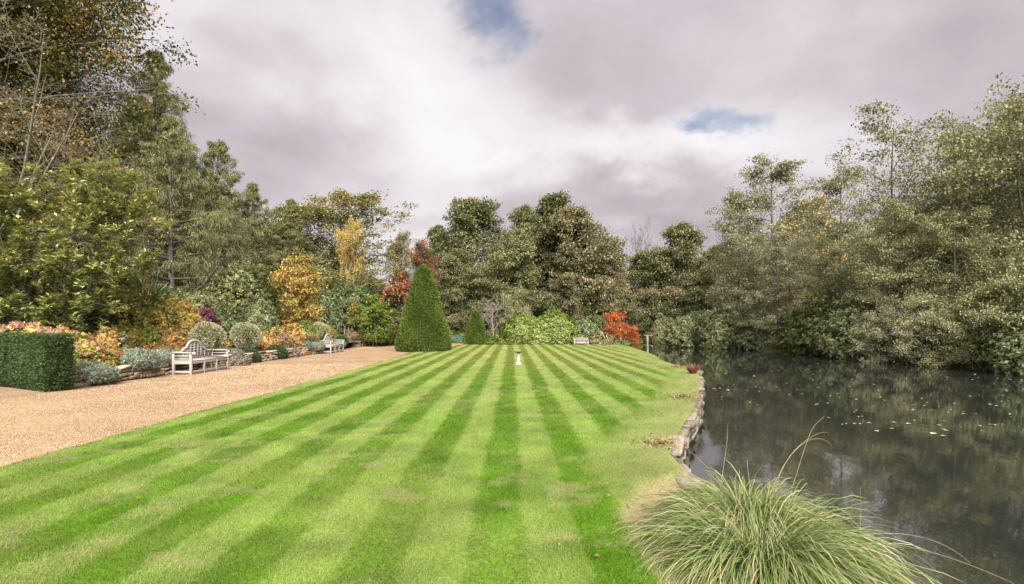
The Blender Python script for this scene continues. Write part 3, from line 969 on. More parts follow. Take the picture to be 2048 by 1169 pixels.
def turf_mat():
    m, nt, nd, ln, bs = nodes_of('mown_turf')
    at = nd.new('ShaderNodeAttribute')
    at.attribute_name = 'col'
    geo = nd.new('ShaderNodeNewGeometry')
    n = nd.new('ShaderNodeTexNoise')
    n.inputs['Scale'].default_value = 45
    n.inputs['Detail'].default_value = 6
    ln.new(geo.outputs['Position'], n.inputs['Vector'])
    r2 = ramp(nd, [(0.3, (0.62, 0.62, 0.62)), (0.7, (1.25, 1.25, 1.25))])
    ln.new(n.outputs[0], r2.inputs[0])
    mx = nd.new('ShaderNodeMix')
    mx.data_type = 'RGBA'
    mx.blend_type = 'MULTIPLY'
    mx.inputs['Factor'].default_value = 1
    ln.new(at.outputs['Color'], mx.inputs['A'])
    ln.new(r2.outputs[0], mx.inputs['B'])
    ln.new(mx.outputs['Result'], bs.inputs['Base Color'])
    bs.inputs['Roughness'].default_value = 0.85
    bs.inputs['Specular IOR Level'].default_value = 0.15
    bp = nd.new('ShaderNodeBump')
    bp.inputs['Strength'].default_value = 0.7
    bp.inputs['Distance'].default_value = 0.02
    ln.new(n.outputs[0], bp.inputs['Height'])
    ln.new(bp.outputs[0], bs.inputs['Normal'])
    return m


tag(obj('lawn', mesh('lawn', LP, LF, colr=LC, smooth=True), turf_mat()), 'striped mown lawn between the gravel path and the pond', None, None, 'structure')


def grass_blades():
    rng = np.random.default_rng(77)
    n = 560000
    # density falls with distance so that blades stay about evenly dense in the picture
    u = rng.random(n)
    y0, y1 = 2.9, 43.4
    y = 1 / (1 / y0 - u * (1 / y0 - 1 / y1))
    x = rng.uniform(-6.2, 9.4, n)
    vis = np.abs(x) < y * 1.0 + 0.4
    keep = vis & (x > lawn_left(y) + 0.0) & (x < bank_x(y) - 0.16)
    keep &= rng.random(n) > soil_at(x, y) * 0.93
    x, y = x[keep], y[keep]
    n = len(x)
    z = lawn_z(x, y)
    d = np.maximum(y, 3.0)
    h = rng.uniform(0.012, 0.030, n) * (1 + 0.25 * (vnoise(x, y, 0.3, 71) - 0.5)) * (1 - 0.35 * dry_at(x, y))
    w = 0.0042 * np.maximum(1, d / 4.2) * rng.uniform(0.7, 1.3, n)
    s = light_stripe(x, y)
    lean = np.stack([rng.normal(0, 0.45, n), (s - 0.5) * (0.7 + 0.8 * sstep(5, 12, y)) + rng.normal(0, 0.5, n)], 1)
    az = rng.random(n) * np.pi
    sx, sy = np.cos(az) * w / 2, np.sin(az) * w / 2
    tip = np.stack([x + lean[:, 0] * h, y + lean[:, 1] * h, z + h], 1)
    V = np.stack([np.stack([x - sx, y - sy, z - 0.004], 1), np.stack([x + sx, y + sy, z - 0.004], 1), tip], 1).reshape(-1, 3)
    c = lawn_colour(x, y) * rng.uniform(0.75, 1.35, n)[:, None]
    st = rng.random(n) < 0.03 + 0.11 * vnoise(x, y, 0.7, 45)
    c[st] = np.array([0.20, 0.17, 0.085]) * rng.uniform(0.7, 1.2, (st.sum(), 1))
    return mesh('lawn_grass', V, np.arange(n * 3).reshape(n, 3), colr=np.repeat(c, 3, 0))


tag(obj('lawn_grass', grass_blades(), MT['blade']), 'short mown grass blades covering the striped lawn', 'grass', None, 'stuff')


# ------------------------------------------------------------------ gravel path
def gravel_mat():
    m, nt, nd, ln, bs = nodes_of('golden_gravel')
    geo = nd.new('ShaderNodeNewGeometry')
    vo = nd.new('ShaderNodeTexVoronoi')
    vo.inputs['Scale'].default_value = 70
    ln.new(geo.outputs['Position'], vo.inputs['Vector'])
    sepc = nd.new('ShaderNodeSeparateColor')
    ln.new(vo.outputs['Color'], sepc.inputs[0])
    rp = ramp(nd, [(0.0, (0.13, 0.08, 0.042)), (0.2, (0.285, 0.182, 0.095)), (0.55, (0.385, 0.255, 0.14)), (0.85, (0.44, 0.315, 0.195)), (1.0, (0.52, 0.42, 0.30))])
    ln.new(sepc.outputs[0], rp.inputs[0])
    n1 = nd.new('ShaderNodeTexNoise')
    n1.inputs['Scale'].default_value = 0.7
    n1.inputs['Detail'].default_value = 5
    ln.new(geo.outputs['Position'], n1.inputs['Vector'])
    r1 = ramp(nd, [(0.3, (0.74, 0.73, 0.72)), (0.7, (1.1, 1.09, 1.08))])
    ln.new(n1.outputs[0], r1.inputs[0])
    rd = ramp(nd, [(0.0, (1.0, 1.0, 1.0)), (0.55, (0.97, 0.97, 0.97)), (0.85, (0.60, 0.55, 0.50))])
    dm = nd.new('ShaderNodeMath')
    dm.operation = 'MULTIPLY'
    dm.inputs[1].default_value = 1.5
    ln.new(vo.outputs['Distance'], dm.inputs[0])
    ln.new(dm.outputs[0], rd.inputs[0])
    mx = nd.new('ShaderNodeMix')
    mx.data_type = 'RGBA'
    mx.blend_type = 'MULTIPLY'
    mx.inputs['Factor'].default_value = 1
    ln.new(rp.outputs[0], mx.inputs['A'])
    ln.new(r1.outputs[0], mx.inputs['B'])
    m2 = nd.new('ShaderNodeMix')
    m2.data_type = 'RGBA'
    m2.blend_type = 'MULTIPLY'
    m2.inputs['Factor'].default_value = 1
    ln.new(mx.outputs['Result'], m2.inputs['A'])
    ln.new(rd.outputs[0], m2.inputs['B'])
    ln.new(m2.outputs['Result'], bs.inputs['Base Color'])
    bs.inputs['Roughness'].default_value = 0.8
    bp = nd.new('ShaderNodeBump')
    bp.invert = True
    bp.inputs['Strength'].default_value = 0.9
    bp.inputs['Distance'].default_value = 0.015
    ln.new(vo.outputs['Distance'], bp.inputs['Height'])
    ln.new(bp.outputs[0], bs.inputs['Normal'])
    return m


px_ = np.linspace(-22, -4.2, 60)
py_ = np.linspace(-6, 54, 160)
PX, PY = np.meshgrid(px_, py_, indexing='xy')
PX = np.where(PY > 12.9 + (-11.15 - PX) * 0.524, np.maximum(PX, -11.6 + (PX + 22) * 1e-3), PX)
PZ = (vnoise(PX, PY, 1.6, 81) - 0.5) * 0.035 + np.where(PX > lawn_left(PY.ravel()).reshape(PY.shape) + 0.3, -0.05, 0.0)
a_, b_ = np.meshgrid(np.arange(59), np.arange(159), indexing='xy')
o_ = b_ * 60 + a_
tag(obj('gravel_path', mesh('gravel_path', np.stack([PX, PY, PZ], -1).reshape(-1, 3), np.stack([o_, o_ + 1, o_ + 61, o_ + 60], -1).reshape(-1, 4), smooth=True), gravel_mat()),
    'wide golden gravel path along the flower border', None, None, 'structure')


def pebbles():
    rng = np.random.default_rng(5)
    n = 26000
    y = 1 / (1 / 6.0 - rng.random(n) * (1 / 6.0 - 1 / 22))
    x = rng.uniform(-11.0, -5.6, n)
    k = (np.abs(x) < y * 1.0 + 0.3) & (x < lawn_left(y) + 0.05)
    x, y = x[k], y[k]
    n = len(x)
    z = (vnoise(x, y, 1.6, 81) - 0.5) * 0.035
    base = np.array([(1, 0, 0), (0, 1, 0), (-1, 0, 0), (0, -1, 0), (0, 0, 1)], float)
    s = rng.uniform(0.0045, 0.0085, n)[:, None, None] * np.maximum(1, y / 9)[:, None, None]
    az = rng.random(n) * 6.28
    b = base[None] * s * np.array([1.2, 0.9, 0.75]) * rng.uniform(0.8, 1.2, (n, 1, 3))
    ca, sa = np.cos(az)[:, None], np.sin(az)[:, None]
    V = np.stack([b[..., 0] * ca - b[..., 1] * sa, b[..., 0] * sa + b[..., 1] * ca, b[..., 2]], -1) + np.stack([x, y, z], 1)[:, None]
    f = np.array([(0, 1, 4), (1, 2, 4), (2, 3, 4), (3, 0, 4)])
    Fc = (np.arange(n)[:, None, None] * 5 + f).reshape(-1, 3)
    pal = np.array([(0.17, 0.105, 0.058), (0.31, 0.205, 0.115), (0.37, 0.25, 0.15), (0.41, 0.31, 0.205), (0.48, 0.41, 0.32)])
    c = pal[rng.integers(0, 5, n)] * rng.uniform(0.85, 1.15, (n, 1)) * np.array([1.0, 0.97, 0.9])
    return mesh('gravel_stones', V.reshape(-1, 3), Fc, colr=np.repeat(c, 5, 0))


tag(obj('loose_gravel', pebbles(), col_mat('gravel_stone', 0.75)), 'loose golden gravel chippings on the path', 'gravel', None, 'stuff')

# ------------------------------------------------------------------ flower bed behind the wall
bx_ = np.array([-11.52, -11.9, -12.4, -13, -13.7, -14.5, -15.5, -16.8, -18])
by_ = np.arange(12.9, 54, 0.6)
BX, BY = np.meshgrid(bx_, by_, indexing='xy')
BY = np.maximum(BY, np.where(BX < -11.6, 13.35 + (-11.15 - BX) * 0.524, 12.9))
BZ = np.maximum(0.40 + 0.30 * np.clip(-12.0 - BX, 0, 1.6) + (vnoise(BX, BY, 0.9, 91) - 0.5) * 0.10, land(BX, BY) + 0.01)
BZ[0] = -0.05
BZ[:, -1] = land(BX[:, -1], BY[:, -1]) - 0.05
a_, b_ = np.meshgrid(np.arange(len(bx_) - 1), np.arange(len(by_) - 1), indexing='xy')
o_ = b_ * len(bx_) + a_
tag(obj('flower_bed', mesh('flower_bed', np.stack([BX, BY, BZ], -1).reshape(-1, 3), np.stack([o_, o_ + 1, o_ + len(bx_) + 1, o_ + len(bx_)], -1).reshape(-1, 4)[:, ::-1], smooth=True), MT['soil']),
    'raised bed of brown soil behind the dry stone wall', None, None, 'structure')


def bedz(x, y):
    if x < -11.5 and y > 12.9:
        return max(0.40 + 0.30 * min(max(-12.0 - x, 0), 1.6), gz(x, y))
    return gz(x, y)


# ------------------------------------------------------------------ pond
def water_mat():
    m, nt, nd, ln, bs = nodes_of('dark_pond_water')
    bs.inputs['Base Color'].default_value = (0.014, 0.0155, 0.0145, 1)
    bs.inputs['Roughness'].default_value = 0.012
    bs.inputs['IOR'].default_value = 2.8
    geo = nd.new('ShaderNodeNewGeometry')
    mp = nd.new('ShaderNodeMapping')
    mp.inputs['Scale'].default_value = (1, 0.55, 1)
    ln.new(geo.outputs['Position'], mp.inputs[0])
    n = nd.new('ShaderNodeTexNoise')
    n.inputs['Scale'].default_value = 5.5
    n.inputs['Detail'].default_value = 4
    ln.new(mp.outputs[0], n.inputs['Vector'])
    bp = nd.new('ShaderNodeBump')
    bp.inputs['Strength'].default_value = 0.06
    bp.inputs['Distance'].default_value = 0.025
    ln.new(n.outputs[0], bp.inputs['Height'])
    ln.new(bp.outputs[0], bs.inputs['Normal'])
    return m


wv = np.array([(-2, -30, WATER), (40, -30, WATER), (40, 66, WATER), (-2, 66, WATER)], float)
ctr = POND.mean(0)
out_ = []
for k in range(len(POND)):
    a, b, c = POND[k - 1], POND[k], POND[(k + 1) % len(POND)]
    t = unit((c - a)[None])[0]
    nrm = np.array([t[1], -t[0]])
    if poly_sd(np.array([b[0] + nrm[0] * 0.1]), np.array([b[1] + nrm[1] * 0.1]), POND)[0] < 0:
        nrm = -nrm
    out_.append(b + nrm * 0.28)
out_ = np.array(out_)
from mathutils.geometry import tessellate_polygon
tri = tessellate_polygon([[Vector((p[0], p[1], 0)) for p in out_]])
WV = np.concatenate([out_, np.full((len(out_), 1), WATER)], 1)
TR = np.array([t for t in tri])
nz = np.cross(WV[TR[:, 1]] - WV[TR[:, 0]], WV[TR[:, 2]] - WV[TR[:, 0]])[:, 2]
TR[nz < 0] = TR[nz < 0][:, ::-1]
tag(obj('pond_water', mesh('pond_water', WV, TR), water_mat()), 'still dark pond water reflecting the trees', None, None, 'structure')

# leaves drifting on the pond
rng = np.random.default_rng(12)
n = 680
d_ = 1 / (1 / 9.0 - rng.random(n) ** 0.8 * (1 / 9.0 - 1 / 45))
x_ = rng.uniform(2, 21, n)
k = (poly_sd(x_, d_, POND) < -0.25) & (vnoise(x_, d_, 2.2, 13) + 0.9 * np.exp(-((d_ - 20) / 9) ** 2) * np.exp(-((x_ - 10) / 5) ** 2) > 0.72)
x_, d_ = x_[k], d_[k]
n = len(x_)
az = rng.random(n) * 6.28
sz = rng.uniform(0.05, 0.11, n) * np.where(rng.random(n) < 0.08, 1.7, 1.0)
v, f = leaves(np.stack([x_, d_, np.full(n, WATER + 0.006)], 1), np.stack([np.cos(az), np.sin(az), np.zeros(n)], 1), np.tile([0.0, 0, 1], (n, 1)), sz, sz * 0.75, fold=0.10)
tag(obj('floating_leaves', mesh('floating_leaves', v, f, rnd=rng.random(n)), MT['float']), 'scattered pale leaves floating on the dark pond', 'leaves', None, 'stuff')


def litter(cx, cy, rx, ry, n, label, seed, zoff=0.03):
    rng = np.random.default_rng(seed)
    a = rng.random(n) * 6.28
    r = np.abs(rng.normal(0, 0.5, n))
    x, y = cx + np.cos(a) * r * rx, cy + np.sin(a) * r * ry
    k = x < bank_x(y) - 0.02
    x, y = x[k], y[k]
    n = len(x)
    z = lawn_z(x, y) + rng.uniform(0.0, zoff, n) + 0.012
    A = np.concatenate([rng.normal(0, 1, (n, 2)), rng.normal(0, 0.25, (n, 1))], 1)
    Nn = np.array([0, 0, 1.0]) + rng.normal(0, 0.4, (n, 3))
    s = rng.uniform(0.025, 0.055, n)
    v, f = leaves(np.stack([x, y, z], 1), A, Nn, s, s * 0.55, fold=0.25, bend=0.2)
    tag(obj('fallen_leaves', mesh('fallen_leaves', v, f, rnd=rng.random(n)), MT['litter']), label, 'leaves', None, 'stuff')


litter(X(1325, 6.9), 6.9, 0.55, 0.5, 220, 'brown fallen leaves by the wall edge nearest the sedge tussock', 1)
litter(X(1362, 11.4), 11.4, 0.8, 0.75, 420, 'patch of brown fallen leaves midway along the pond wall', 2)
litter(X(1362, 19.6), 19.8, 1.0, 1.2, 520, 'brown fallen leaves at the lawn corner behind the red grass', 3)
litter(1.5, 3.4, 0.9, 1.6, 260, 'dry litter on the bare bank under the sedge', 4, 0.02)


# ------------------------------------------------------------------ stones and walls
def stone_meshes(tagname, seed, count=9, flat=1.0):
    """irregular hewn stones of unit size: bevelled box with pushed corners, 12 to 44 triangles"""
    out = []
    rng = np.random.default_rng(seed)
    for q in range(count):
        # 3 rings of 8 points: chamfered block
        ring = np.array([(-0.5, -0.38), (-0.40, -0.5), (0.40, -0.5), (0.5, -0.38), (0.5, 0.38), (0.40, 0.5), (-0.40, 0.5), (-0.5, 0.38)])
        V = []
        for zz_, s_ in ((-0.5, 0.86), (-0.36, 1.0), (0.36, 1.0), (0.5, 0.86)):
            V.append(np.concatenate([ring * s_ + rng.normal(0, 0.035, ring.shape), zz_ + rng.normal(0, 0.04, (8, 1))], 1))
        V = np.concatenate(V)
        Fc = []
        for i in range(3):
            for k_ in range(8):
                k2 = (k_ + 1) % 8
                Fc.append((i * 8 + k_, i * 8 + k2, (i + 1) * 8 + k2, (i + 1) * 8 + k_))
        for s0, rev in ((0, True), (24, False)):
            c4 = [(s0, s0 + 1, s0 + 2, s0 + 3), (s0, s0 + 3, s0 + 4, s0 + 7), (s0 + 4, s0 + 5, s0 + 6, s0 + 7)]
            Fc += [t[::-1] for t in c4] if rev else c4
        out.append(mesh(tagname, V, Fc))
    return out


STN = stone_meshes('stone', 3)


def stone_wall(name, label, path, height, courses, depth, slen, mat, seed, top=False, backing=True, z0=0.0, limit=300):
    """dry stone wall along path (list of (x, y)); its face is on the right-hand side of the direction of travel"""
    rng = np.random.default_rng(seed)
    P = np.asarray(path, float)
    seg = np.linalg.norm(np.diff(P, axis=0), axis=1)
    cum = np.concatenate([[0], np.cumsum(seg)])
    tot = cum[-1]
    t = thing(name, label, 'wall', (P[0, 0], P[0, 1], z0))

    def at(s):
        i = min(max(int(np.searchsorted(cum, s)) - 1, 0), len(seg) - 1)
        f_ = (s - cum[i]) / seg[i]
        d_ = (P[i + 1] - P[i]) / seg[i]
        return P[i] * (1 - f_) + P[i + 1] * f_, d_
    z = 0.0
    count = 0
    hs = rng.uniform(0.75, 1.25, courses)
    hs = hs / hs.sum() * height
    for c in range(courses):
        s = -rng.uniform(0, slen)
        last = top and c == courses - 1
        while s < tot:
            L = slen * rng.choice([0.5, 0.75, 1.0, 1.35, 1.7])  * rng.uniform(0.85, 1.15) * (1.25 if last else 1)
            m_ = min(max(s + L / 2, 0.0), tot)
            q, d_ = at(m_)
            right = np.array([d_[1], -d_[0]])
            dd = depth * rng.uniform(0.8, 1.1)
            proud = rng.uniform(-0.03, 0.03) + (0.04 if last else 0) - c * 0.012
            cx, cy = q + right * (proud - dd / 2)
            hh = hs[c] * rng.uniform(0.72, 1.18)
            o = obj('stone', STN[int(rng.integers(0, len(STN)))], mat, t, (cx - P[0, 0], cy - P[0, 1], z + hs[c] / 2 + rng.normal(0, 0.012)),
                    (rng.normal(0, 0.05), rng.normal(0, 0.06), math.atan2(d_[1], d_[0]) + rng.normal(0, 0.05) + (math.pi if rng.random() < 0.5 else 0)), (L - rng.uniform(0.006, 0.03), dd, max(hh - 0.012, 0.03)))
            count += 1
            s += L
        z += hs[c]
    if backing:
        mb = MB()
        for i in range(len(seg)):
            d_ = (P[i + 1] - P[i]) / seg[i]
            right = np.array([d_[1], -d_[0]])
            mid = (P[i] + P[i + 1]) / 2 - right * (depth * 0.55 + 0.06) - P[0]
            mb.box((mid[0], mid[1], height * 0.47 - 0.05), (seg[i], depth * 0.8, height * 0.9), math.atan2(d_[1], d_[0]))
        mb.build('earth_core', MT['joint_earth'], t)
    return t


# the border wall runs away from the camera; the path lies to its right
stone_wall('border_wall', 'low dry stone wall of buff stones holding up the flower border', [(-11.2, 13.3), (-11.18, 20), (-11.12, 27), (-11.05, 33.6)], 0.44, 4, 0.28, 0.31, MT['stone'], 4)
stone_wall('terrace_wall', 'far low stone wall with pale capping beyond the second bench', [(-15.5, 38.6), (-11.6, 38.8), (-11.35, 44), (-11.1, 50)], 0.42, 4, 0.36, 0.5, MT['stone'], 6, top=True)
# pond wall: face to the water, on the right when walking away from the camera
stone_wall('pond_wall', 'worn stone retaining wall along the near edge of the pond', [tuple(p) for p in BANK[(BANK[:, 1] > 4.6) & (BANK[:, 1] < 22)]], 0.66, 4, 0.24, 0.34, MT['damp_stone'], 7, top=True, z0=-0.63)
mb = MB()      # bank below the turf where no wall shows
bp_ = BANK[(BANK[:, 1] < 4.8)]
for seglist in (BANK[BANK[:, 1] < 4.8], BANK[BANK[:, 1] > 20.5]):
    n = len(seglist)
    top_ = np.concatenate([seglist - np.array([0.12, 0]), np.full((n, 1), 0.0)], 1)
    top_[:, 2] = np.where(seglist[:, 1] < 5, -0.26, -0.02) + np.where(seglist[:, 1] > 43.5, -0.28, 0)
    bot_ = np.concatenate([seglist + np.array([0.12, 0]), np.full((n, 1), -1.2)], 1)
    V = np.concatenate([top_, bot_])
    mb.add(V, [(i, i + n, i + n + 1, i + 1) for i in range(n - 1)])
tag(mb.build('pond_bank', MT['soil'], smooth=True), 'steep earth bank under the lawn edge', None, None, 'structure')


# ------------------------------------------------------------------ furniture
def camelback_bench(label, loc, rz, scl):
    """carved garden bench with a stepped, arched back and scrolled arms; width along x, front at -y"""
    t = thing('garden_bench', label, 'bench', loc, rz, 'arched white benches on the gravel', scl)
    w, dp = 1.10, 0.62
    wood = MT['bench_wood']
    for sx in (-1, 1):
        m_ = MB(); m_.box((sx * (w - 0.035), -dp / 2 + 0.035, 0.335), (0.07, 0.07, 0.67)); m_.build('leg', wood, t, bevel=0.006)
        m_ = MB(); m_.box((sx * (w - 0.035), dp / 2 - 0.035, 0.335), (0.07, 0.07, 0.67)); m_.build('leg', wood, t, bevel=0.006)
        m_ = MB(); m_.box((sx * 0.36, -dp / 2 + 0.035, 0.20), (0.06, 0.06, 0.40)); m_.build('leg', wood, t, bevel=0.006)
        m_ = MB(); m_.box((sx * (w - 0.035), 0, 0.095), (0.04, dp - 0.14, 0.065)); m_.build('side_stretcher', wood, t, bevel=0.005)
        m_ = MB(); m_.box((sx * (w - 0.035), 0, 0.385), (0.045, dp - 0.14, 0.09)); m_.build('side_rail', wood, t, bevel=0.005)
        arm = MB()
        arm.box((sx * (w - 0.045), -0.01, 0.70), (0.10, dp + 0.02, 0.045))
        a = np.linspace(0, 2 * np.pi, 14)
        arm.tube([(sx * (w - 0.095), -dp / 2 - 0.03, 0.672), (sx * (w + 0.005), -dp / 2 - 0.03, 0.672)], 0.05, 8)
        arm.build('armrest', wood, t)
        for zz_ in (0.50, 0.595):
            m_ = MB(); m_.box((sx * (w - 0.035), 0, zz_), (0.03, dp - 0.14, 0.035)); m_.build('arm_slat', wood, t)
    m_ = MB(); m_.box((0, -dp / 2 + 0.04, 0.385), (2 * w - 0.14, 0.05, 0.09)); m_.build('front_rail', wood, t, bevel=0.005)
    m_ = MB(); m_.box((0, -dp / 2 + 0.035, 0.095), (2 * w - 0.14, 0.04, 0.065)); m_.build('front_stretcher', wood, t, bevel=0.005)
    m_ = MB(); m_.box((0, dp / 2 - 0.035, 0.385), (2 * w - 0.14, 0.05, 0.09)); m_.build('rear_rail', wood, t, bevel=0.005)
    slat = MB(); slat.box((0, 0, 0), (2 * w - 0.02, 0.062, 0.028))
    sm = slat.mesh('seat_slat')
    for k_ in range(7):
        obj('seat_slat', sm, wood, t, (0, -dp / 2 + 0.06 + k_ * 0.083 - 0.02, 0.444))
    half = [(0.0, 1.06), (0.13, 1.045), (0.24, 1.005), (0.33, 0.94), (0.385, 0.875), (0.41, 0.825), (0.48, 0.815), (0.56, 0.79), (0.62, 0.745), (0.68, 0.705), (0.76, 0.695), (0.88, 0.69), (w - 0.07, 0.69)]
    pts = [(-x, z) for x, z in half[:0:-1]] + half
    yb = dp / 2 - 0.06
    m_ = MB(); m_.strip(pts, 0.085, yb - 0.005, yb + 0.05); m_.build('top_rail', wood, t)
    pz = [(x, z) for x, z in pts]

    def topz(x):
        return float(np.interp(x, [p[0] for p in pz], [p[1] for p in pz])) - 0.03
    for x in (0, -0.20, 0.20, -0.37, 0.37, -0.60, 0.60, -0.84, 0.84):
        h_ = topz(x) - 0.43
        m_ = MB(); m_.box((x, yb + 0.022, 0.43 + h_ / 2), (0.038, 0.034, h_)); m_.build('back_upright', wood, t)
    for zz_, hw in ((0.505, w - 0.07), (0.585, w - 0.07), (0.655, 0.80), (0.735, 0.60), (0.815, 0.39), (0.895, 0.33), (0.965, 0.25)):
        m_ = MB(); m_.box((0, yb + 0.024, zz_), (2 * hw, 0.022, 0.03)); m_.build('back_slat', wood, t)
    return t


camelback_bench('white arched wooden bench nearest the dark clipped hedge, grey lavender beside it', (-10.72, 18.2, 0.0), R(90), 1.03)
camelback_bench('white arched wooden bench farther along the path, just before the yew cone', (-10.72, 31.4, 0.0), R(90), 1.03)


def plain_bench(name, label, loc, rz, mat, w=1.3, h=0.82, dp=0.5):
    t = thing(name, label, 'bench', loc, rz)
    for sx in (-1, 1):
        for sy, hh in ((-1, 0.60), (1, h)):
            m_ = MB(); m_.box((sx * (w / 2 - 0.03), sy * (dp / 2 - 0.03), hh / 2), (0.06, 0.06, hh)); m_.build('leg', mat, t)
        m_ = MB(); m_.box((sx * (w / 2 - 0.03), 0, 0.62), (0.075, dp + 0.04, 0.04)); m_.build('armrest', mat, t)
    sl_ = MB(); sl_.box((0, 0, 0), (w - 0.02, 0.08, 0.03)); sm_ = sl_.mesh('seat_slat')
    for k_ in range(5):
        obj('seat_slat', sm_, mat, t, (0, -dp / 2 + 0.05 + k_ * 0.098, 0.43))
    m_ = MB(); m_.box((0, -dp / 2 + 0.03, 0.375), (w - 0.12, 0.04, 0.07)); m_.build('front_rail', mat, t)
    m_ = MB(); m_.box((0, dp / 2 - 0.03, h - 0.02), (w - 0.118, 0.05, 0.075)); m_.build('top_rail', mat, t)
    bs_ = MB(); bs_.box((0, 0, 0), (0.055, 0.02, h - 0.50)); bm_ = bs_.mesh('back_slat')
    k_ = int((w - 0.2) / 0.105)
    for q in range(k_ + 1):
        obj('back_slat', bm_, mat, t, (-(w - 0.2) / 2 + q * (w - 0.2) / k_, dp / 2 - 0.03, 0.45 + (h - 0.5) / 2 - 0.01))
    m_ = MB(); m_.box((0, dp / 2 - 0.03, 0.47), (w - 0.118, 0.035, 0.05)); m_.build('rear_rail', mat, t)
    return t


plain_bench('slatted_bench', 'small pale slatted bench at the far lawn edge beside the rhododendrons', (X(1162, 45.6), 45.6, gz(6, 45.6)), 0, MT['bench_wood'], w=1.25)
plain_bench('green_bench', 'dark green bench in the shade between the two yew cones', (X(916, 47.5), 47.5, -0.10), 0, MT['green_wood'], w=1.9, h=0.78)

# birdbath
t = thing('birdbath', 'small white pedestal birdbath with a dark shallow bowl on the lawn', 'birdbath', (X(1037, 21.4), 21.4, 0.012))
m_ = MB(); m_.box((0, 0, 0.02), (0.24, 0.24, 0.045)); m_.build('plinth', MT['white_metal'], t, bevel=0.006)
m_ = MB(); m_.lathe([(0.0, 0.042), (0.10, 0.043), (0.105, 0.06), (0.085, 0.09), (0.055, 0.14), (0.036, 0.165), (0.05, 0.19), (0.062, 0.225), (0.052, 0.28), (0.036, 0.35), (0.028, 0.41), (0.03, 0.435), (0.045, 0.45)], 20); m_.build('pedestal', MT['white_metal'], t, smooth=True)
m_ = MB(); m_.lathe([(0.0, 0.447), (0.045, 0.45), (0.06, 0.475), (0.11, 0.50), (0.17, 0.522), (0.197, 0.545), (0.20, 0.556), (0.188, 0.556), (0.16, 0.535), (0.08, 0.512), (0.0, 0.508)], 28); m_.build('bowl', MT['lead'], t, smooth=True)

# post standing in the pond
t = thing('pond_post', 'pale wooden post with short crossbar standing in the pond', 'post', (X(1295, 36.7), 36.7, WATER))
m_ = MB(); m_.tube([(0, 0, -0.6), (0.005, 0, 0.4), (0.0, 0, 1.22)], [0.075, 0.07, 0.065], 8); m_.build('post', MT['grey_bark'], t, smooth=True)
m_ = MB(); m_.box((0.03, 0, 1.25), (0.55, 0.08, 0.055)); m_.build('crossbar', MT['grey_bark'], t, bevel=0.008)

# pole with a stay wire behind the border
pd = 40.0
t = thing('utility_pole', 'slim pale wooden pole with stay wire standing among the conifers', 'pole', (X(397, pd), pd, gz(X(397, pd), pd)))
ph = Z(502, pd) - gz(X(397, pd), pd)
m_ = MB(); m_.tube([(0, 0, -0.3), (0, 0, ph)], [0.13, 0.10], 8); m_.build('pole', MT['post_wood'], t, smooth=True)
m_ = MB(); m_.tube([(0.05, 0, ph - 0.3), (1.1, -0.4, ph * 0.5), (1.9, -0.8, 0.1)], 0.018, 4); m_.build('stay_wire', MT['wire'], t)

# statuette on a dark post by the magnolia
t = thing('garden_statuette', 'small white statuette on dark post under the edge of the magnolia', 'statue', (X(268, 21.5), 21.5, bedz(-15, 21.5)))
hz_ = Z(614, 21.5) - bedz(-15, 21.5)
m_ = MB(); m_.tube([(0, 0, -0.1), (0, 0, hz_)], [0.085, 0.075], 8); m_.build('post', MT['dark_post'], t, smooth=True)
m_ = MB(); m_.lathe([(0.0, hz_), (0.10, hz_ + 0.005), (0.10, hz_ + 0.04), (0.05, hz_ + 0.07), (0.085, hz_ + 0.16), (0.10, hz_ + 0.24), (0.06, hz_ + 0.33), (0.035, hz_ + 0.36), (0.06, hz_ + 0.41), (0.055, hz_ + 0.46), (0.0, hz_ + 0.49)], 14); m_.build('figure', MT['white_metal'], t, smooth=True)

# stakes of the young trees
for k_, (px, py0, py1, lab) in enumerate([(620, 644, 664, 'thin bleached stake left of the young trees, behind the orange shrub'), (663, 646, 662, 'bleached stake at the left end of the row of stakes'), (667, 648, 662, 'shorter bleached stake close beside the leftmost of the row'),
                                          (689, 652, 668, 'bleached stake above the distant clipped dome'), (697, 651, 665, 'slim bleached stake right of the one above the dome'), (704, 653, 666, 'stout bleached stake with a young tree tied to it'),
                                          (727, 656, 664, 'bleached stake rising from the tan ornamental grass'), (753, 657, 666, 'bleached stake nearest the large yew cone')]):
    d_ = 43.0
    x_ = X(px, d_)
    z_ = bedz(x_, d_)
    t = thing('tree_stake', lab, 'stake', (x_, d_, z_), group='bleached stakes on the far lawn')
    hh = Z(py0, d_) - z_
    m_ = MB(); m_.tube([(0, 0, -0.2), (0.01, 0, hh)], [0.055, 0.05], 8); m_.build('shaft', MT['post_wood'], t, smooth=True)

# ------------------------------------------------------------------ clipped shapes
cone = topiary_mesh('yew_cone', 5, [(1.64, 0.0), (1.75, 0.2), (1.77, 0.5), (1.63, 1.2), (1.43, 1.95), (1.22, 2.65), (1.01, 3.38), (0.80, 4.05), (0.62, 4.6), (0.50, 4.95), (0.36, 5.2), (0.20, 5.37), (0.08, 5.44), (0.0, 5.45)], 64000, (0.09, 0.036), jitter=0.022)
plant(cone, 'yew_cone', 'tall clipped green yew cone where the gravel meets the lawn', 'topiary', (X(847, 33.2), 33.2, 0.0), 0, 1.0, MT['yew'], MT['inner'], wname='inner_body', cname='foliage')
cone2 = topiary_mesh('small_yew_cone', 6, [(0.86, 0.0), (0.98, 0.2), (0.98, 0.5), (0.90, 1.1), (0.76, 1.75), (0.60, 2.35), (0.42, 2.85), (0.28, 3.1), (0.14, 3.22), (0.0, 3.26)], 26000, (0.085, 0.036), jitter=0.02)
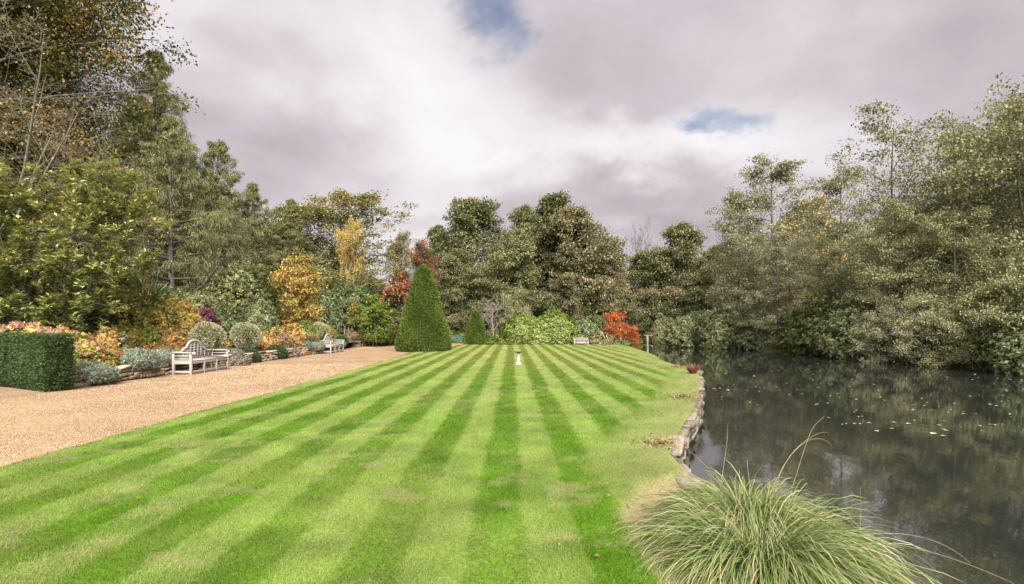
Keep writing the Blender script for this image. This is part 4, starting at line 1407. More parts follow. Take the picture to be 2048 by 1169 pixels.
plant(cone2, 'yew_cone', 'smaller clipped yew cone at the far end of the lawn', 'topiary', (X(951, 46.4), 46.4, gz(-3.2, 46.4)), 0.7, 1.0, MT['yew'], MT['inner'], wname='inner_body', cname='foliage')
dome = topiary_mesh('box_dome', 8, [(0.44, 0.0), (0.53, 0.10), (0.56, 0.22), (0.53, 0.36), (0.44, 0.50), (0.32, 0.60), (0.16, 0.665), (0.0, 0.685)], 11000, (0.045, 0.02), jitter=0.015)
for px, d_, s_, lab in ((497, 22.9, 0.92, 'dark green clipped dome in front of the cream ball shrub'), (552, 25.5, 1.0, 'dark green clipped dome spilling over the wall below the orange shrub'), (683, 35.9, 0.82, 'distant dark clipped dome just past the second bench')):
    x_ = X(px, d_)
    plant(dome, 'box_dome', lab, 'topiary', (x_, d_, bedz(x_, d_) - 0.03), px, s_, MT['darkyew'], MT['inner'], 'clipped dark domes in the border', 'inner_body', 'foliage')
ball = topiary_mesh('variegated_ball', 9, [(0.30, 0.0), (0.52, 0.16), (0.64, 0.40), (0.67, 0.62), (0.62, 0.86), (0.50, 1.05), (0.33, 1.18), (0.15, 1.24), (0.0, 1.255)], 15000, (0.05, 0.03), jitter=0.03)
for px, d_, s_, lab in ((412, 21.2, 1.0, 'cream variegated ball shrub directly behind the nearer bench'), (493, 24.3, 1.0, 'cream variegated ball shrub behind the dark dome'), (638, 35.5, 0.9, 'distant cream variegated ball shrub behind the second bench')):
    x_ = X(px, d_)
    plant(ball, 'variegated_shrub', lab, 'shrub', (x_, d_, bedz(x_, d_) - 0.02), px, s_, MT['variegated'], MT['inner'], 'cream ball shrubs in the border', 'inner_body', 'foliage')


def box_hedge():
    rng = np.random.default_rng(15)
    t = thing('clipped_hedge', 'dark green clipped block of hedge at the start of the border', 'hedge', (-11.15, 12.55, 0))
    ux, uy = np.array([-0.886, 0.464]), np.array([0.464, 0.886])
    L, D, H = 4.6, 0.62, 1.36
    n = 62000
    faces = [(L * H, 'front'), (D * H, 'right'), (L * D, 'top')]
    w = np.array([a for a, _ in faces])
    ch = rng.choice(3, n, p=w / w.sum())
    a, b = rng.random(n), rng.random(n)
    u = np.where(ch == 1, 0, a * L)
    v = np.where(ch == 0, 0, np.where(ch == 1, a * D, b * D))
    z = np.where(ch == 2, H, b * H)
    # soft corners, tucked-in bottom, uneven shearing
    nrm_l = np.where(ch[:, None] == 0, np.array([0, -1.0, 0]), np.where(ch[:, None] == 1, np.array([-1.0, 0, 0]), np.array([0, 0, 1.0])))
    und = (vnoise(u * 1.0 + v, z, 0.32, 5) - 0.5) * 0.07 + (vnoise(u + v, z, 0.12, 6) - 0.5) * 0.035
    tuck = 0.10 * sstep(0.4, 0.0, z)
    P = np.stack([u, v, z], 1) + nrm_l * (und - tuck * (ch != 2) - np.abs(rng.normal(0, 0.018, n)))[:, None]
    A = unit(nrm_l + rng.normal(0, 0.6, (n, 3)) + np.array([0, 0, 0.2]))
    Nn = unit(rng.normal(0, 0.6, (n, 3)) + np.array([0, 0, 0.6]) + nrm_l * 0.5)
    sz = rng.uniform(0.6, 1.3, n)
    V, Fc = leaves(P, A, Nn, 0.05 * sz, 0.019 * sz)
    wv = lambda q: np.stack([q[:, 0] * ux[0] + q[:, 1] * uy[0], q[:, 0] * ux[1] + q[:, 1] * uy[1], q[:, 2]], 1)
    obj('foliage', mesh('hedge_shoots', wv(V), Fc, rnd=np.clip(0.5 + rng.normal(0, 0.2, n) + und * 2.2, 0, 1)), MT['darkyew'], t)
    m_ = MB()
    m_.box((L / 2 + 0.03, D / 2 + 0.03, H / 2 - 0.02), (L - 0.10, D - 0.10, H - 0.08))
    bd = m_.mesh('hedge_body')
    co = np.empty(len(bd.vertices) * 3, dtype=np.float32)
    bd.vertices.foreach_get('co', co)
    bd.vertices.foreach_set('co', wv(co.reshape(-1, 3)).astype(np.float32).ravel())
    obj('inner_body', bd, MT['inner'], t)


box_hedge()

# ------------------------------------------------------------------ border plants
SP = {}
SP['lav'] = mound_mesh('lavender', 21, (0.62, 0.62, 0.62), 1500, 6, (0.10, 0.016), 0.3, 0.22, 1.0)
SP['loose'] = mound_mesh('perennial', 22, (0.55, 0.55, 0.75), 620, 6, (0.085, 0.035), 0.5, 0.28, 0.5)
SP['big'] = mound_mesh('shrub', 23, (1.0, 1.0, 2.0), 1300, 6, (0.13, 0.07), 0.5, 0.22, 0.4)
SP['airy'] = mound_mesh('airy_shrub', 24, (0.9, 0.9, 1.5), 900, 5, (0.11, 0.04), 0.6, 0.3, 0.7)
SP['sedum'] = mound_mesh('sedum', 25, (0.55, 0.55, 0.5), 480, 6, (0.075, 0.045), 0.3, 0.2, 0.4)
SP['head'] = mound_mesh('flower_head', 26, (0.13, 0.13, 0.16), 110, 5, (0.035, 0.03), 0.2, 0.10, 0.3, low=-0.8)


def flat_heads(name, seed, n, r, z):
    """flat flower plates on top of a plant"""
    rng = np.random.default_rng(seed)
    a = rng.random(n) * 6.28
    rr = r * np.sqrt(rng.random(n))
    c = np.stack([np.cos(a) * rr, np.sin(a) * rr, z * (1 - 0.35 * (rr / r) ** 2) + rng.normal(0, 0.04, n)], 1)
    k = 22
    idx = np.repeat(np.arange(n), k)
    p = c[idx] + rng.normal(0, 1, (n * k, 3)) * np.array([0.05, 0.05, 0.012])
    A = rng.normal(0, 1, (n * k, 3)) * np.array([1, 1, 0.3])
    Nn = np.array([0, 0, 1.0]) + rng.normal(0, 0.3, (n * k, 3))
    v, f = leaves(p, A, Nn, 0.032, 0.026)
    return mesh(name, v, f, rnd=np.clip(rng.normal(0.5, 0.22, n * k), 0, 1))


SEDH = flat_heads('sedum_blossom', 27, 34, 0.55, 0.54)


def bed(kind, leafm, name, label, cat, px, d_, scl, group=None, sz=None):
    x_ = X(px, d_)
    s = (scl, scl, scl * (sz or 1.0))
    return plant(SP[kind], name, label, cat, (x_, d_, bedz(x_, d_) - 0.04), px * 0.37, s, MT[leafm], MT['bark'], group, 'stem', 'foliage')


def lav(px, x_, d_, scl, lab, zoff=0.0):
    plant(SP['lav'], 'lavender_bush', lab, 'lavender', (x_, d_, zoff), px * 0.61, (scl * 0.92, scl * 0.92, scl * 0.80), MT['lavender'], MT['bark'], 'grey lavender spilling over the wall', 'stem', 'foliage')


lav(180, -11.30, 14.2, 0.95, 'grey lavender nearest the dark hedge, hanging low over the wall', 0.12)
lav(265, -11.45, 16.0, 1.05, 'broad grey lavender midway between the hedge and the nearer bench', 0.36)
lav(330, -11.50, 17.3, 0.90, 'grey lavender pressed against the nearer bench', 0.38)
lav(470, -11.55, 21.9, 0.55, 'small grey lavender right of the nearer bench', 0.36)
lav(610, -11.45, 28.9, 0.85, 'grey lavender just left of the second bench', 0.36)
lav(628, -11.2, 30.0, 0.85, 'grey lavender tucked behind the second bench arm', 0.25)
lav(690, -11.4, 34.6, 0.8, 'grey lavender at the wall end past the second bench', 0.2)
bed('loose', 'greybrown', 'seedhead_clump', 'grey brown seedhead clump on the wall beside the nearer bench', 'plant', 478, 21.2, 0.75)
bed('loose', 'greybrown', 'seedhead_clump', 'grey brown seedhead clump right of the second dark dome', 'plant', 585, 27.0, 0.7)


def sedum(px, d_, scl, lab):
    x_ = X(px, d_)
    t = plant(SP['sedum'], 'red_sedum', lab, 'sedum', (x_, d_, bedz(x_, d_) - 0.03), px * 0.21, scl, MT['yelgreen'], MT['bark'], 'red flowering sedums in the border', 'stem', 'foliage')
    obj('blossom', SEDH, MT['crimson'], t)


sedum(158, 14.6, 0.85, 'red sedum beside the dark hedge')
sedum(205, 15.3, 0.95, 'red sedum above the lavender nearest the hedge')
sedum(238, 16.2, 0.9, 'red sedum in the middle between the first two lavenders')
sedum(312, 18.2, 0.95, 'red sedum behind the broad grey lavender')
sedum(350, 19.0, 0.85, 'red sedum behind the left arm of the nearer bench')
sedum(455, 24.0, 0.6, 'low red sedum between the two cream balls')

bed('loose', 'orange', 'orange_perennial', 'orange brown perennial right of the faded hydrangeas', 'plant', 215, 17.2, 1.0, 'autumn perennials')
bed('loose', 'yelgreen', 'yellow_perennial', 'yellow green perennial between hydrangea and statuette post', 'plant', 240, 18.2, 1.0, 'autumn perennials')
bed('loose', 'orange', 'orange_perennial', 'orange perennial in front of the statuette post', 'plant', 265, 18.6, 0.85, 'autumn perennials')
bed('loose', 'drybrown', 'brown_perennial', 'dry brown perennial under the magnolia edge', 'plant', 222, 19.5, 1.05, 'autumn perennials')
bed('airy', 'yelgreen', 'yellowing_shrub', 'tall green and yellow shrub right of the statuette post', 'shrub', 298, 20.3, 1.15, sz=1.25)
bed('big', 'yellow', 'golden_shrub', 'bright golden orange shrub above the nearer bench', 'shrub', 362, 22.0, 0.82, sz=1.08)
bed('airy', 'orange', 'orange_shrub', 'loose orange shrub left behind the nearer bench', 'shrub', 335, 20.0, 0.75, sz=0.7)
bed('big', 'purple', 'purple_shrub', 'plum purple shrub behind the golden shrub', 'shrub', 405, 24.6, 0.75, sz=1.05)
bed('airy', 'purple', 'purple_shrub', 'low plum purple shrub under the spiky palm', 'shrub', 345, 24.5, 0.6, sz=1.05)
bed('airy', 'deepgreen', 'dark_shrub', 'dark green feathery shrub beneath the magnolia', 'shrub', 222, 21.0, 1.3, sz=1.0)
bed('airy', 'rhodo_dark', 'dark_shrub', 'dark shrub behind the hydrangeas under the magnolia trunk', 'shrub', 120, 19.0, 1.5, sz=0.95)
bed('airy', 'deepgreen', 'dark_shrub', 'dark shrub at the picture edge behind the hedge', 'shrub', 25, 18.5, 1.5, sz=1.0)
bed('loose', 'freshgreen', 'green_perennial', 'fresh green strappy perennial beside the red sedum', 'plant', 172, 15.8, 0.6)
bed('airy', 'orange', 'orange_shrub', 'large feathery orange shrub above the second dark dome', 'shrub', 578, 28.5, 1.15, sz=0.72)
bed('loose', 'orange', 'orange_perennial', 'orange perennial right of the cream ball by the dark dome', 'plant', 530, 26.0, 1.1, 'autumn perennials')
bed('loose', 'drybrown', 'brown_perennial', 'brown perennial behind the second dark dome', 'plant', 560, 27.5, 1.2, 'autumn perennials')
bed('loose', 'orange', 'orange_perennial', 'small orange red perennial above the lavender by the second bench', 'plant', 600, 28.2, 0.7, 'autumn perennials')
bed('airy', 'freshgreen', 'green_shrub', 'airy green shrub left of the second bench', 'shrub', 612, 33.0, 0.9, sz=0.9)
bed('loose', 'yelgreen', 'yellow_perennial', 'yellow green perennial behind the second bench back', 'plant', 655, 36.0, 1.3, 'autumn perennials')
bed('loose', 'rhodo_dark', 'green_perennial', 'dark leafy plant behind the gap between the cream balls', 'plant', 455, 26.5, 1.6)
bed('airy', 'rhodo_olive', 'olive_shrub', 'olive shrub behind the cream ball nearest the dark dome', 'shrub', 520, 29.0, 1.25, sz=1.1)
bed('airy', 'camellia', 'green_shrub', 'green shrub between the cream ball and the nearer golden shrub', 'shrub', 440, 27.5, 1.2, sz=0.95)
bed('airy', 'freshgreen', 'low_shrub', 'low green shrub behind the broad lavender and sedum', 'shrub', 285, 18.9, 0.7, sz=0.75)
# white roses scattered in the border
rose = mound_mesh('white_rose', 28, (0.5, 0.5, 1.0), 420, 5, (0.07, 0.04), 0.5, 0.3, 0.5)
ROSE = flat_heads('rose_blossom', 29, 10, 0.45, 0.95)
for px, d_, s_, lab in ((460, 25.5, 1.0, 'white rose bush between the two cream balls'), (602, 30.5, 0.9, 'white rose bush right of the feathery orange shrub'), (247, 17.4, 0.7, 'low white flowering plant among the orange perennials')):
    x_ = X(px, d_)
    t = plant(rose, 'rose_bush', lab, 'rose bush', (x_, d_, bedz(x_, d_)), px, s_, MT['rhodo_dark'], MT['bark'], 'white flowers in the border', 'stem', 'foliage')
    obj('blossom', ROSE, MT['white_petals'], t)

# hydrangeas with faded heads
hyd = mound_mesh('hydrangea', 30, (1.0, 0.9, 1.15), 700, 6, (0.13, 0.085), 0.3, 0.2, 0.4)
rng = np.random.default_rng(31)
for (px, d_, s_, lab, nh) in ((45, 14.9, 1.05, 'hydrangea with faded pink heads showing over the dark hedge', 26), (118, 15.3, 0.95, 'hydrangea with faded pink heads in front of the magnolia stems', 22), (168, 14.9, 0.62, 'small hydrangea with faded pink heads beside the hedge end', 12)):
    x_ = X(px, d_)
    t = plant(hyd, 'hydrangea_bush', lab, 'hydrangea', (x_, d_, 0.38), px * 0.1, s_, MT['yelgreen'], MT['bark'], 'hydrangeas behind the hedge', 'stem', 'foliage')
    for k_ in range(nh):
        a = k_ * 2.4 + rng.normal(0, 0.2)
        q = math.sqrt((k_ + 0.5) / nh)
        obj('flower_head', SP['head']['crown'], MT['hydrangea'], t, (math.cos(a) * q * 0.95, math.sin(a) * q * 0.85, 1.08 - 0.45 * q ** 2 + rng.normal(0, 0.04)), (rng.normal(0, 0.3), rng.normal(0, 0.3), a), (1.15,) * 3)

# strap-leaved plants
sp = blades_mesh('spiky_fronds', 33, 900, 0.12, (0.8, 1.25), 0.035, 5, (0.1, 1.7), 0.35)
x_, d_ = X(303, 25.0), 25.0
t = thing('spiky_palm', 'spiky grey green palm right of the magnolia', 'palm', (x_, d_, bedz(x_, d_)))
hz_ = Z(596, d_) - bedz(x_, d_)
m_ = MB(); m_.tube([(0, 0, -0.1), (0.03, 0, hz_ * 0.5), (0, 0, hz_)], [0.11, 0.09, 0.10], 8); m_.build('trunk', MT['bark'], t, smooth=True)
obj('crown', sp, MT['palm'], t, (0, 0, hz_ - 0.1))
tan = blades_mesh('tan_grass', 34, 700, 0.18, (0.6, 1.0), 0.018, 5, (0.05, 0.5), 0.5)
for px, d_, s_, lab, mt in ((728, 42.0, 1.0, 'rounded tan ornamental grass beyond the far stone wall', 'straw'), (620, 31.5, 0.9, 'wispy pale grass behind the second bench', 'straw'), (318, 20.4, 0.9, 'wispy pale grass between the two yellow shrubs', 'straw'), (812, 46, 0.9, 'small orange grass half hidden by the large yew cone', 'orange'), (533, 28, 1.0, 'wispy green grass behind the cream ball', 'freshgreen')):
    x_ = X(px, d_)
    t = thing('ornamental_grass', lab, 'ornamental grass', (x_, d_, bedz(x_, d_)), px, 'ornamental grasses in the border', s_)
    obj('foliage', tan, MT[mt], t)
bed('loose', 'greybrown', 'seedhead_clump', 'grey brown plants on the far stone wall', 'plant', 745, 44.0, 1.1)
bed('loose', 'lavender', 'grey_clump', 'grey leaved clump near the foot of the large yew cone', 'plant', 782, 46.5, 1.0)
bed('loose', 'drybrown', 'brown_perennial', 'brown plant behind the distant dark dome', 'plant', 702, 40.5, 1.1, 'autumn perennials')
# planter on the far wall
x_, d_ = X(764, 45.5), 45.5
t = thing('stone_planter', 'pale square planter with clipped dark top beyond the far wall', 'planter', (x_, d_, bedz(x_, d_)))
m_ = MB(); m_.box((0, 0, 0.2), (0.9, 0.6, 0.44)); m_.box((0, 0, 0.44), (1.0, 0.7, 0.06)); m_.build('trough', MT['terracotta'], t, bevel=0.01)
obj('foliage', dome['crown'], MT['darkyew'], t, (0, 0, 0.42), (0, 0, 0), (1.1, 0.8, 0.75))

# ------------------------------------------------------------------ sedge tussocks in front
PALS = [(0.025, 0.06, 0.008), (0.06, 0.115, 0.016), (0.095, 0.155, 0.028), (0.15, 0.20, 0.06), (0.225, 0.245, 0.11), (0.32, 0.28, 0.14), (0.20, 0.13, 0.06)]
t1 = blades_mesh('sedge', 41, 9000, 0.32, (0.42, 0.95), 0.0062, 8, (0.32, 1.4), 1.0, PALS, (1.15, 1.0), True)
t = thing('sedge_tussock', 'big arching green sedge tussock on the bank in front', 'sedge', (1.76, 3.72, -0.12))
obj('foliage', t1, MT['sedge'], t)
t2 = blades_mesh('sedge', 42, 5500, 0.26, (0.34, 0.70), 0.0062, 8, (0.32, 1.4), 1.0, PALS[1:], (1.1, 1.0), True, toward=(0.12, 0.05, 0))
t = thing('sedge_tussock', 'paler sedge tussock leaning over the water behind the big one', 'sedge', (1.90, 4.30, -0.04))
obj('foliage', t2, MT['sedge'], t)
stk = thing('seed_stalks', 'long straw coloured stalks arching out of the sedge', 'stalks', (2.0, 4.1, 0.1))
for pts in ([(0, 0, 0.2), (0.35, 0.3, 0.55), (0.62, 0.45, 0.66), (0.76, 0.5, 0.60), (0.8, 0.5, 0.52)], [(0.1, 0.1, 0.2), (0.45, 0.5, 0.48), (0.8, 0.75, 0.62), (0.98, 0.85, 0.60)], [(0.2, 0.1, 0.1), (0.40, 0.2, 0.65), (0.50, 0.25, 0.84), (0.60, 0.28, 0.93)],
            [(-0.3, 0.2, 0.2), (-0.12, 0.5, 0.62), (-0.1, 0.55, 0.80)], [(0.5, -0.3, -0.2), (0.52, -0.3, 0.18), (0.50, -0.32, 0.42)], [(0.3, -0.5, 0.0), (0.7, -0.6, 0.02), (1.2, -0.75, -0.18)], [(0.3, -0.4, 0.0), (0.75, -0.5, 0.08), (1.05, -0.6, -0.1)], [(-0.2, 0.4, 0.2), (-0.35, 0.9, 0.42), (-0.5, 1.3, 0.5)]):
    pa = np.array(pts, float)
    ts = np.linspace(0, 1, len(pa)); tf = np.linspace(0, 1, 14)
    co_ = [np.polyfit(ts, pa[:, q], min(3, len(pa) - 1)) for q in range(3)]
    pf = np.stack([np.polyval(c_, tf) for c_ in co_], 1) * np.array([1, 1, 0.8])
    m_ = MB(); m_.tube(pf, list(np.linspace(0.0017, 0.0009, 14)), 4); m_.build('stalk', MT['stalk'], stk)
red = blades_mesh('red_grass', 43, 420, 0.06, (0.25, 0.42), 0.012, 4, (0.05, 0.7), 0.4)
t = thing('red_grass_clump', 'small red brown grass clump at the corner of the pond wall', 'ornamental grass', (X(1386, 17.0), 17.0, 0.02))
obj('foliage', red, MT['redgrass'], t)
x_ = 2.08
t = plant(SP['loose'], 'wall_fern', 'small green leafy plant growing from the pond wall near the sedge', 'plant', (x_, 6.05, -0.55), 0, 0.42, MT['freshgreen'], MT['bark'], None, 'stem', 'foliage')

# ------------------------------------------------------------------ magnolia
def magnolia():
    sp_ = tree_mesh('magnolia', 51, H=5.7, r0=0.11, base=0.10, n1=56, crown=lambda h: 2.75 * (0.75 + 0.9 * h - 1.2 * h * h) + 0.5, ang1=(1.4, 0.4), n2=6, n3=5, lp=0, trop1=(0, 0, 0.45), stems=4, spread=0.35, wob0=0.08, len2=0.45, len3=0.45, fl2=0.8)
    # whorls of long leaves at the twig ends
    rng = np.random.default_rng(52)
    w = sp_['P3']
    P3 = w[rng.random(len(w)) < 0.97]
    tips = np.concatenate([P3[:, -1], P3[:, -2]])
    T = unit(np.concatenate([P3[:, -1] - P3[:, -2], P3[:, -1] - P3[:, -2]]) * 0.6 + np.array([0, 0, 0.5]))
    n, k = len(tips), 8
    a = unit(np.cross(T, rng.normal(0, 1, T.shape)))
    b = np.cross(T, a)
    idx = np.repeat(np.arange(n), k)
    az = np.tile(np.arange(k), n) * 2.4 + rng.normal(0, 0.25, n * k)
    A = unit(a[idx] * np.cos(az)[:, None] + b[idx] * np.sin(az)[:, None] + T[idx] * rng.normal(0.55, 0.4, n * k)[:, None])
    sz = rng.uniform(0.7, 1.25, n * k)
    v, f = leaves(tips[idx] + T[idx] * rng.uniform(-0.12, 0.05, n * k)[:, None], A, T[idx] + rng.normal(0, 0.15, A.shape), 0.25 * sz, 0.098 * sz, fold=0.14, bend=0.12)
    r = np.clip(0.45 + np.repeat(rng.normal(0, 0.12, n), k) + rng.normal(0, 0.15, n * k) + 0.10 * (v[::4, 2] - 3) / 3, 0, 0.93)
    r[rng.random(n * k) < 0.008] = 0.98
    sp_['crown'] = mesh('magnolia_leaves', v, f, rnd=r)
    return sp_



mg = magnolia()
x_, d_ = X(112, 17.6), 17.6
plant(mg, 'magnolia_tree', 'broad magnolia with big glossy leaves behind the dark hedge', 'tree', (x_, d_, bedz(x_, d_)), 0.6, (0.80, 0.80, 0.84), MT['magnolia'], MT['bark'])

# ------------------------------------------------------------------ trees
def oval(R_, lo=0.55, pk=0.45):
    """limb length along the crown: lo at the bottom, fullest at pk, short at the top"""
    def f(h):
        return R_ * (lo + (1 - lo) * math.sin(min(h / pk, 1) * 1.57)) * (1 if h < pk else max(0.16, math.cos((h - pk) / (1 - pk) * 1.45)))
    return f


def broad(R_, lo=0.75, pk=0.4):
    """wide, flat-topped crown"""
    def f(h):
        return R_ * (lo + (1 - lo) * math.sin(min(h / pk, 1) * 1.57)) * (1 if h < pk else max(0.42, math.cos((h - pk) / (1 - pk) * 1.2)))
    return f


T = {}
T['alder1'] = tree_mesh('alder', 101, H=16, r0=0.28, base=0.10, n1=44, crown=oval(4.6), n2=8, n3=5, lp=26, leaf=(0.27, 0.17), spray=0.36, flat=0.45, trop1=(0, 0, 0.15), wood3=False)
T['alder2'] = tree_mesh('alder', 102, H=16, r0=0.26, base=0.12, n1=40, crown=oval(5.2, 0.6, 0.35), n2=8, n3=5, lp=26, leaf=(0.27, 0.17), spray=0.40, flat=0.45, trop1=(0, 0, 0.1), wood3=False)
T['alder3'] = tree_mesh('alder', 103, H=15, r0=0.30, base=0.08, n1=46, crown=oval(5.4, 0.75, 0.3), n2=8, n3=5, lp=25, leaf=(0.27, 0.17), spray=0.40, flat=0.4, trop1=(0, 0, 0.0), wood3=False, stems=2, spread=0.25)
T['bank1'] = tree_mesh('bank_alder', 111, H=15, r0=0.22, base=0.10, n1=44, crown=broad(5.4, 0.7, 0.35), ang1=(1.35, 0.75), n2=9, n3=6, lp=19, leaf=(0.165, 0.11), spray=0.30, flat=0.45, trop1=(0, 0, 0.10), droop=0.15, stems=3, spread=0.28, wob0=0.05)
T['bank2'] = tree_mesh('bank_alder', 215, H=15.5, r0=0.20, base=0.16, n1=42, crown=broad(5.0, 0.75, 0.4), ang1=(1.3, 0.8), n2=9, n3=6, lp=14, leaf=(0.165, 0.11), spray=0.30, flat=0.4, trop1=(0, 0, 0.12), stems=3, spread=0.3, wob0=0.05)
T['bank3'] = tree_mesh('tall_alder', 113, H=16.5, r0=0.24, base=0.25, n1=34, crown=broad(4.8, 0.8, 0.4), ang1=(1.4, 0.95), n2=9, n3=5, lp=14, leaf=(0.19, 0.125), spray=0.28, flat=0.3, trop1=(0, 0, 0.05), wob0=0.02)
T['low'] = tree_mesh('understory', 114, H=6.0, r0=0.10, base=0.06, n1=36, crown=oval(3.4, 0.9, 0.3), n2=8, n3=5, lp=16, leaf=(0.17, 0.11), spray=0.26, flat=0.5, trop1=(0, 0, 0.0), droop=0.2, stems=4, spread=0.5, wob0=0.08, wood3=False)
T['beech'] = tree_mesh('beech', 121, H=26, r0=0.48, base=0.10, n1=60, crown=oval(8.8, 0.7, 0.35), n2=9, n3=6, lp=28, leaf=(0.205, 0.13), spray=0.46, flat=0.4, trop1=(0, 0, 0.10), len2=0.36, len3=0.42, wood3=False)
T['bare'] = tree_mesh('bare_tree', 122, H=16.5, r0=0.19, base=0.22, n1=33, stems=3, spread=0.18, crown=oval(7.0, 0.9, 0.35), n2=9, n3=7, lp=2, leaf=(0.11, 0.08), spray=0.12, trop1=(0, 0, -0.05), droop=0.25, wob0=0.05, len2=0.42, len3=0.55, lean=(1.05, 0.0))
T['larch1'] = tree_mesh('larch', 131, H=19, r0=0.30, base=0.06, n1=90, crown=lambda h: 5.4 * (1 - h) ** 0.85 + 0.18, ang1=(1.7, 1.1), n2=8, n3=4, lp=16, leaf=(0.30, 0.034), spray=0.10, flat=0.7, trop1=(0, 0, 0.25), droop=1.1, up=0.3, len2=0.34, len3=0.45, fl2=0.4, wob0=0.012, wood3=False)
T['larch2'] = tree_mesh('larch', 132, H=17, r0=0.28, base=0.05, n1=80, crown=lambda h: 5.8 * (1 - h) ** 0.8 + 0.16, ang1=(1.75, 1.1), n2=8, n3=4, lp=16, leaf=(0.30, 0.034), spray=0.10, flat=0.7, trop1=(0, 0, 0.35), droop=1.2, up=0.3, len2=0.34, len3=0.45, fl2=0.4, wob0=0.015, wood3=False)
T['oak'] = tree_mesh('oak', 141, H=16, r0=0.30, base=0.22, n1=34, crown=oval(5.6, 0.8, 0.45), ang1=(1.3, 0.35), n2=8, n3=6, lp=15, leaf=(0.21, 0.14), spray=0.30, flat=0.5, trop1=(0, 0, 0.35), wob0=0.05, stems=2, spread=0.2)
T['maple'] = tree_mesh('maple', 142, H=6.2, r0=0.10, base=0.12, n1=34, crown=oval(2.2, 0.7, 0.35), n2=7, n3=5, lp=11, leaf=(0.17, 0.13), spray=0.17, flat=0.5, trop1=(0, 0, 0.3), stems=2, spread=0.15, wood3=False)
T['acer'] = tree_mesh('acer', 143, H=2.9, r0=0.07, base=0.15, n1=26, crown=oval(1.9, 0.8, 0.5), ang1=(1.25, 0.6), n2=7, n3=5, lp=12, leaf=(0.10, 0.075), spray=0.11, flat=0.35, trop1=(0, 0, 0.0), stems=3, spread=0.4, wob0=0.08, wood3=False, fl2=0.35)
T['small_bare'] = tree_mesh('small_bare', 144, H=2.8, r0=0.075, base=0.35, n1=18, crown=oval(1.9, 0.9, 0.4), ang1=(1.1, 0.5), n2=7, n3=6, lp=0, trop1=(0, 0, 0.1), wob0=0.06)
T['sapling'] = tree_mesh('sapling', 145, H=3.6, r0=0.05, base=0.4, n1=16, crown=oval(0.9, 0.8, 0.4), n2=5, n3=4, lp=8, leaf=(0.12, 0.08), spray=0.12, wood3=False)
T['rhodo'] = mound_mesh('rhododendron', 151, (2.0, 1.8, 3.2), 2800, 7, (0.20, 0.075), 0.28, 0.12, 0.3, K=30, power=14)
T['rhodo2'] = mound_mesh('rhododendron', 152, (2.6, 2.2, 2.8), 2600, 7, (0.20, 0.075), 0.4, 0.16, 0.3, K=24, power=10)
T['bush'] = mound_mesh('bank_bush', 153, (2.4, 2.2, 2.6), 2600, 6, (0.15, 0.07), 0.55, 0.22, 0.3, K=26, power=9)
T['lowbush'] = mound_mesh('low_bush', 155, (1.0, 0.9, 0.95), 520, 6, (0.17, 0.075), 0.5, 0.25, 0.5)
T['camellia'] = mound_mesh('camellia', 154, (2.8, 2.6, 5.0), 4200, 6, (0.17, 0.085), 0.5, 0.2, 0.4, K=30, power=10)


def tree(kind, leafm, name, label, cat, px, d_, top=None, scl=1.0, rz=None, wood='bark', group=None, wx=1.0, z=None):
    """top: photo row of the tree's tip, which sets its height"""
    x_ = X(px, d_)
    z_ = gz(x_, d_) if z is None else z
    if x_ < -11.5 and d_ > 13:
        z_ = max(z_, bedz(x_, d_) - 0.02) if x_ > -18 else max(z_, 0.38)
    base = {'alder1': 16.6, 'alder2': 16.6, 'alder3': 15.6, 'bank1': 16.2, 'bank2': 16.9, 'bank3': 17.6, 'low': 6.4, 'beech': 26, 'bare': 16.5, 'larch1': 19, 'larch2': 17, 'oak': 16.6, 'maple': 6.4, 'acer': 3.0, 'small_bare': 3.0, 'sapling': 3.6, 'rhodo': 3.3, 'rhodo2': 2.9, 'bush': 2.8, 'lowbush': 1.0, 'camellia': 5.2}[kind]
    s = scl
    if top is not None:
        s = (Z(top, d_) - z_) / base
    return plant(T[kind], name, label, cat, (x_, d_, z_ - 0.05), rz if rz is not None else (px * 0.731 + d_) % 6.28, (s * wx, s * wx, s), MT[leafm], MT[wood], group, 'trunk' if name.endswith('tree') else 'stem', 'crown' if name.endswith('tree') else 'foliage')


GA = 'woodland trees around the garden'
# left: tall beech, bare tree, conifers
tree('beech', 'beech', 'beech_tree', 'towering beech with dark green and orange leaves at the left edge', 'tree', -105, 31, -300, group=GA)
tree('beech', 'beech', 'beech_tree', 'dark beech behind the magnolia, half hidden by the towering one', 'tree', 20, 41, 10, rz=2.2, group=GA)
tree('beech', 'beech', 'beech_tree', 'dense dark beech filling the upper corner behind the towering one', 'tree', -95, 37, -160, rz=4.1, group=GA)
tree('bare', 'drybrown', 'bare_tree', 'pale nearly leafless tree arching over the magnolia', 'tree', -150, 26.5, None, 1.0, rz=0.0, wood='grey_bark', group=GA)
tree('larch1', 'larch', 'larch_tree', 'tall larch with ragged tip nearest the bare tree', 'tree', 292, 38, 90, rz=1.0, group=GA)
tree('larch2', 'larch', 'larch_tree', 'drooping larch behind the slim wooden pole', 'tree', 415, 42, 275, rz=2.0, group=GA)
tree('larch1', 'larch', 'larch_tree', 'larch left of the golden oak', 'tree', 515, 47, 362, rz=3.3, wx=1.1, group=GA)
tree('larch2', 'larch', 'larch_tree', 'larch between the bare tree and the slim pole', 'tree', 345, 35, 225, rz=4.2, group=GA)
tree('larch2', 'larch', 'larch_tree', 'shorter larch behind the camellia', 'tree', 465, 40, 400, rz=5.2, group=GA)
tree('beech', 'gold', 'beech_tree', 'olive brown tree with ragged crown between beech and larches', 'tree', 310, 46, 215, rz=0.9, wx=0.7, group=GA)
tree('larch1', 'larch', 'larch_tree', 'larch close against the left flank of the golden oak', 'tree', 572, 50, 395, rz=0.4, wx=1.25, group=GA)
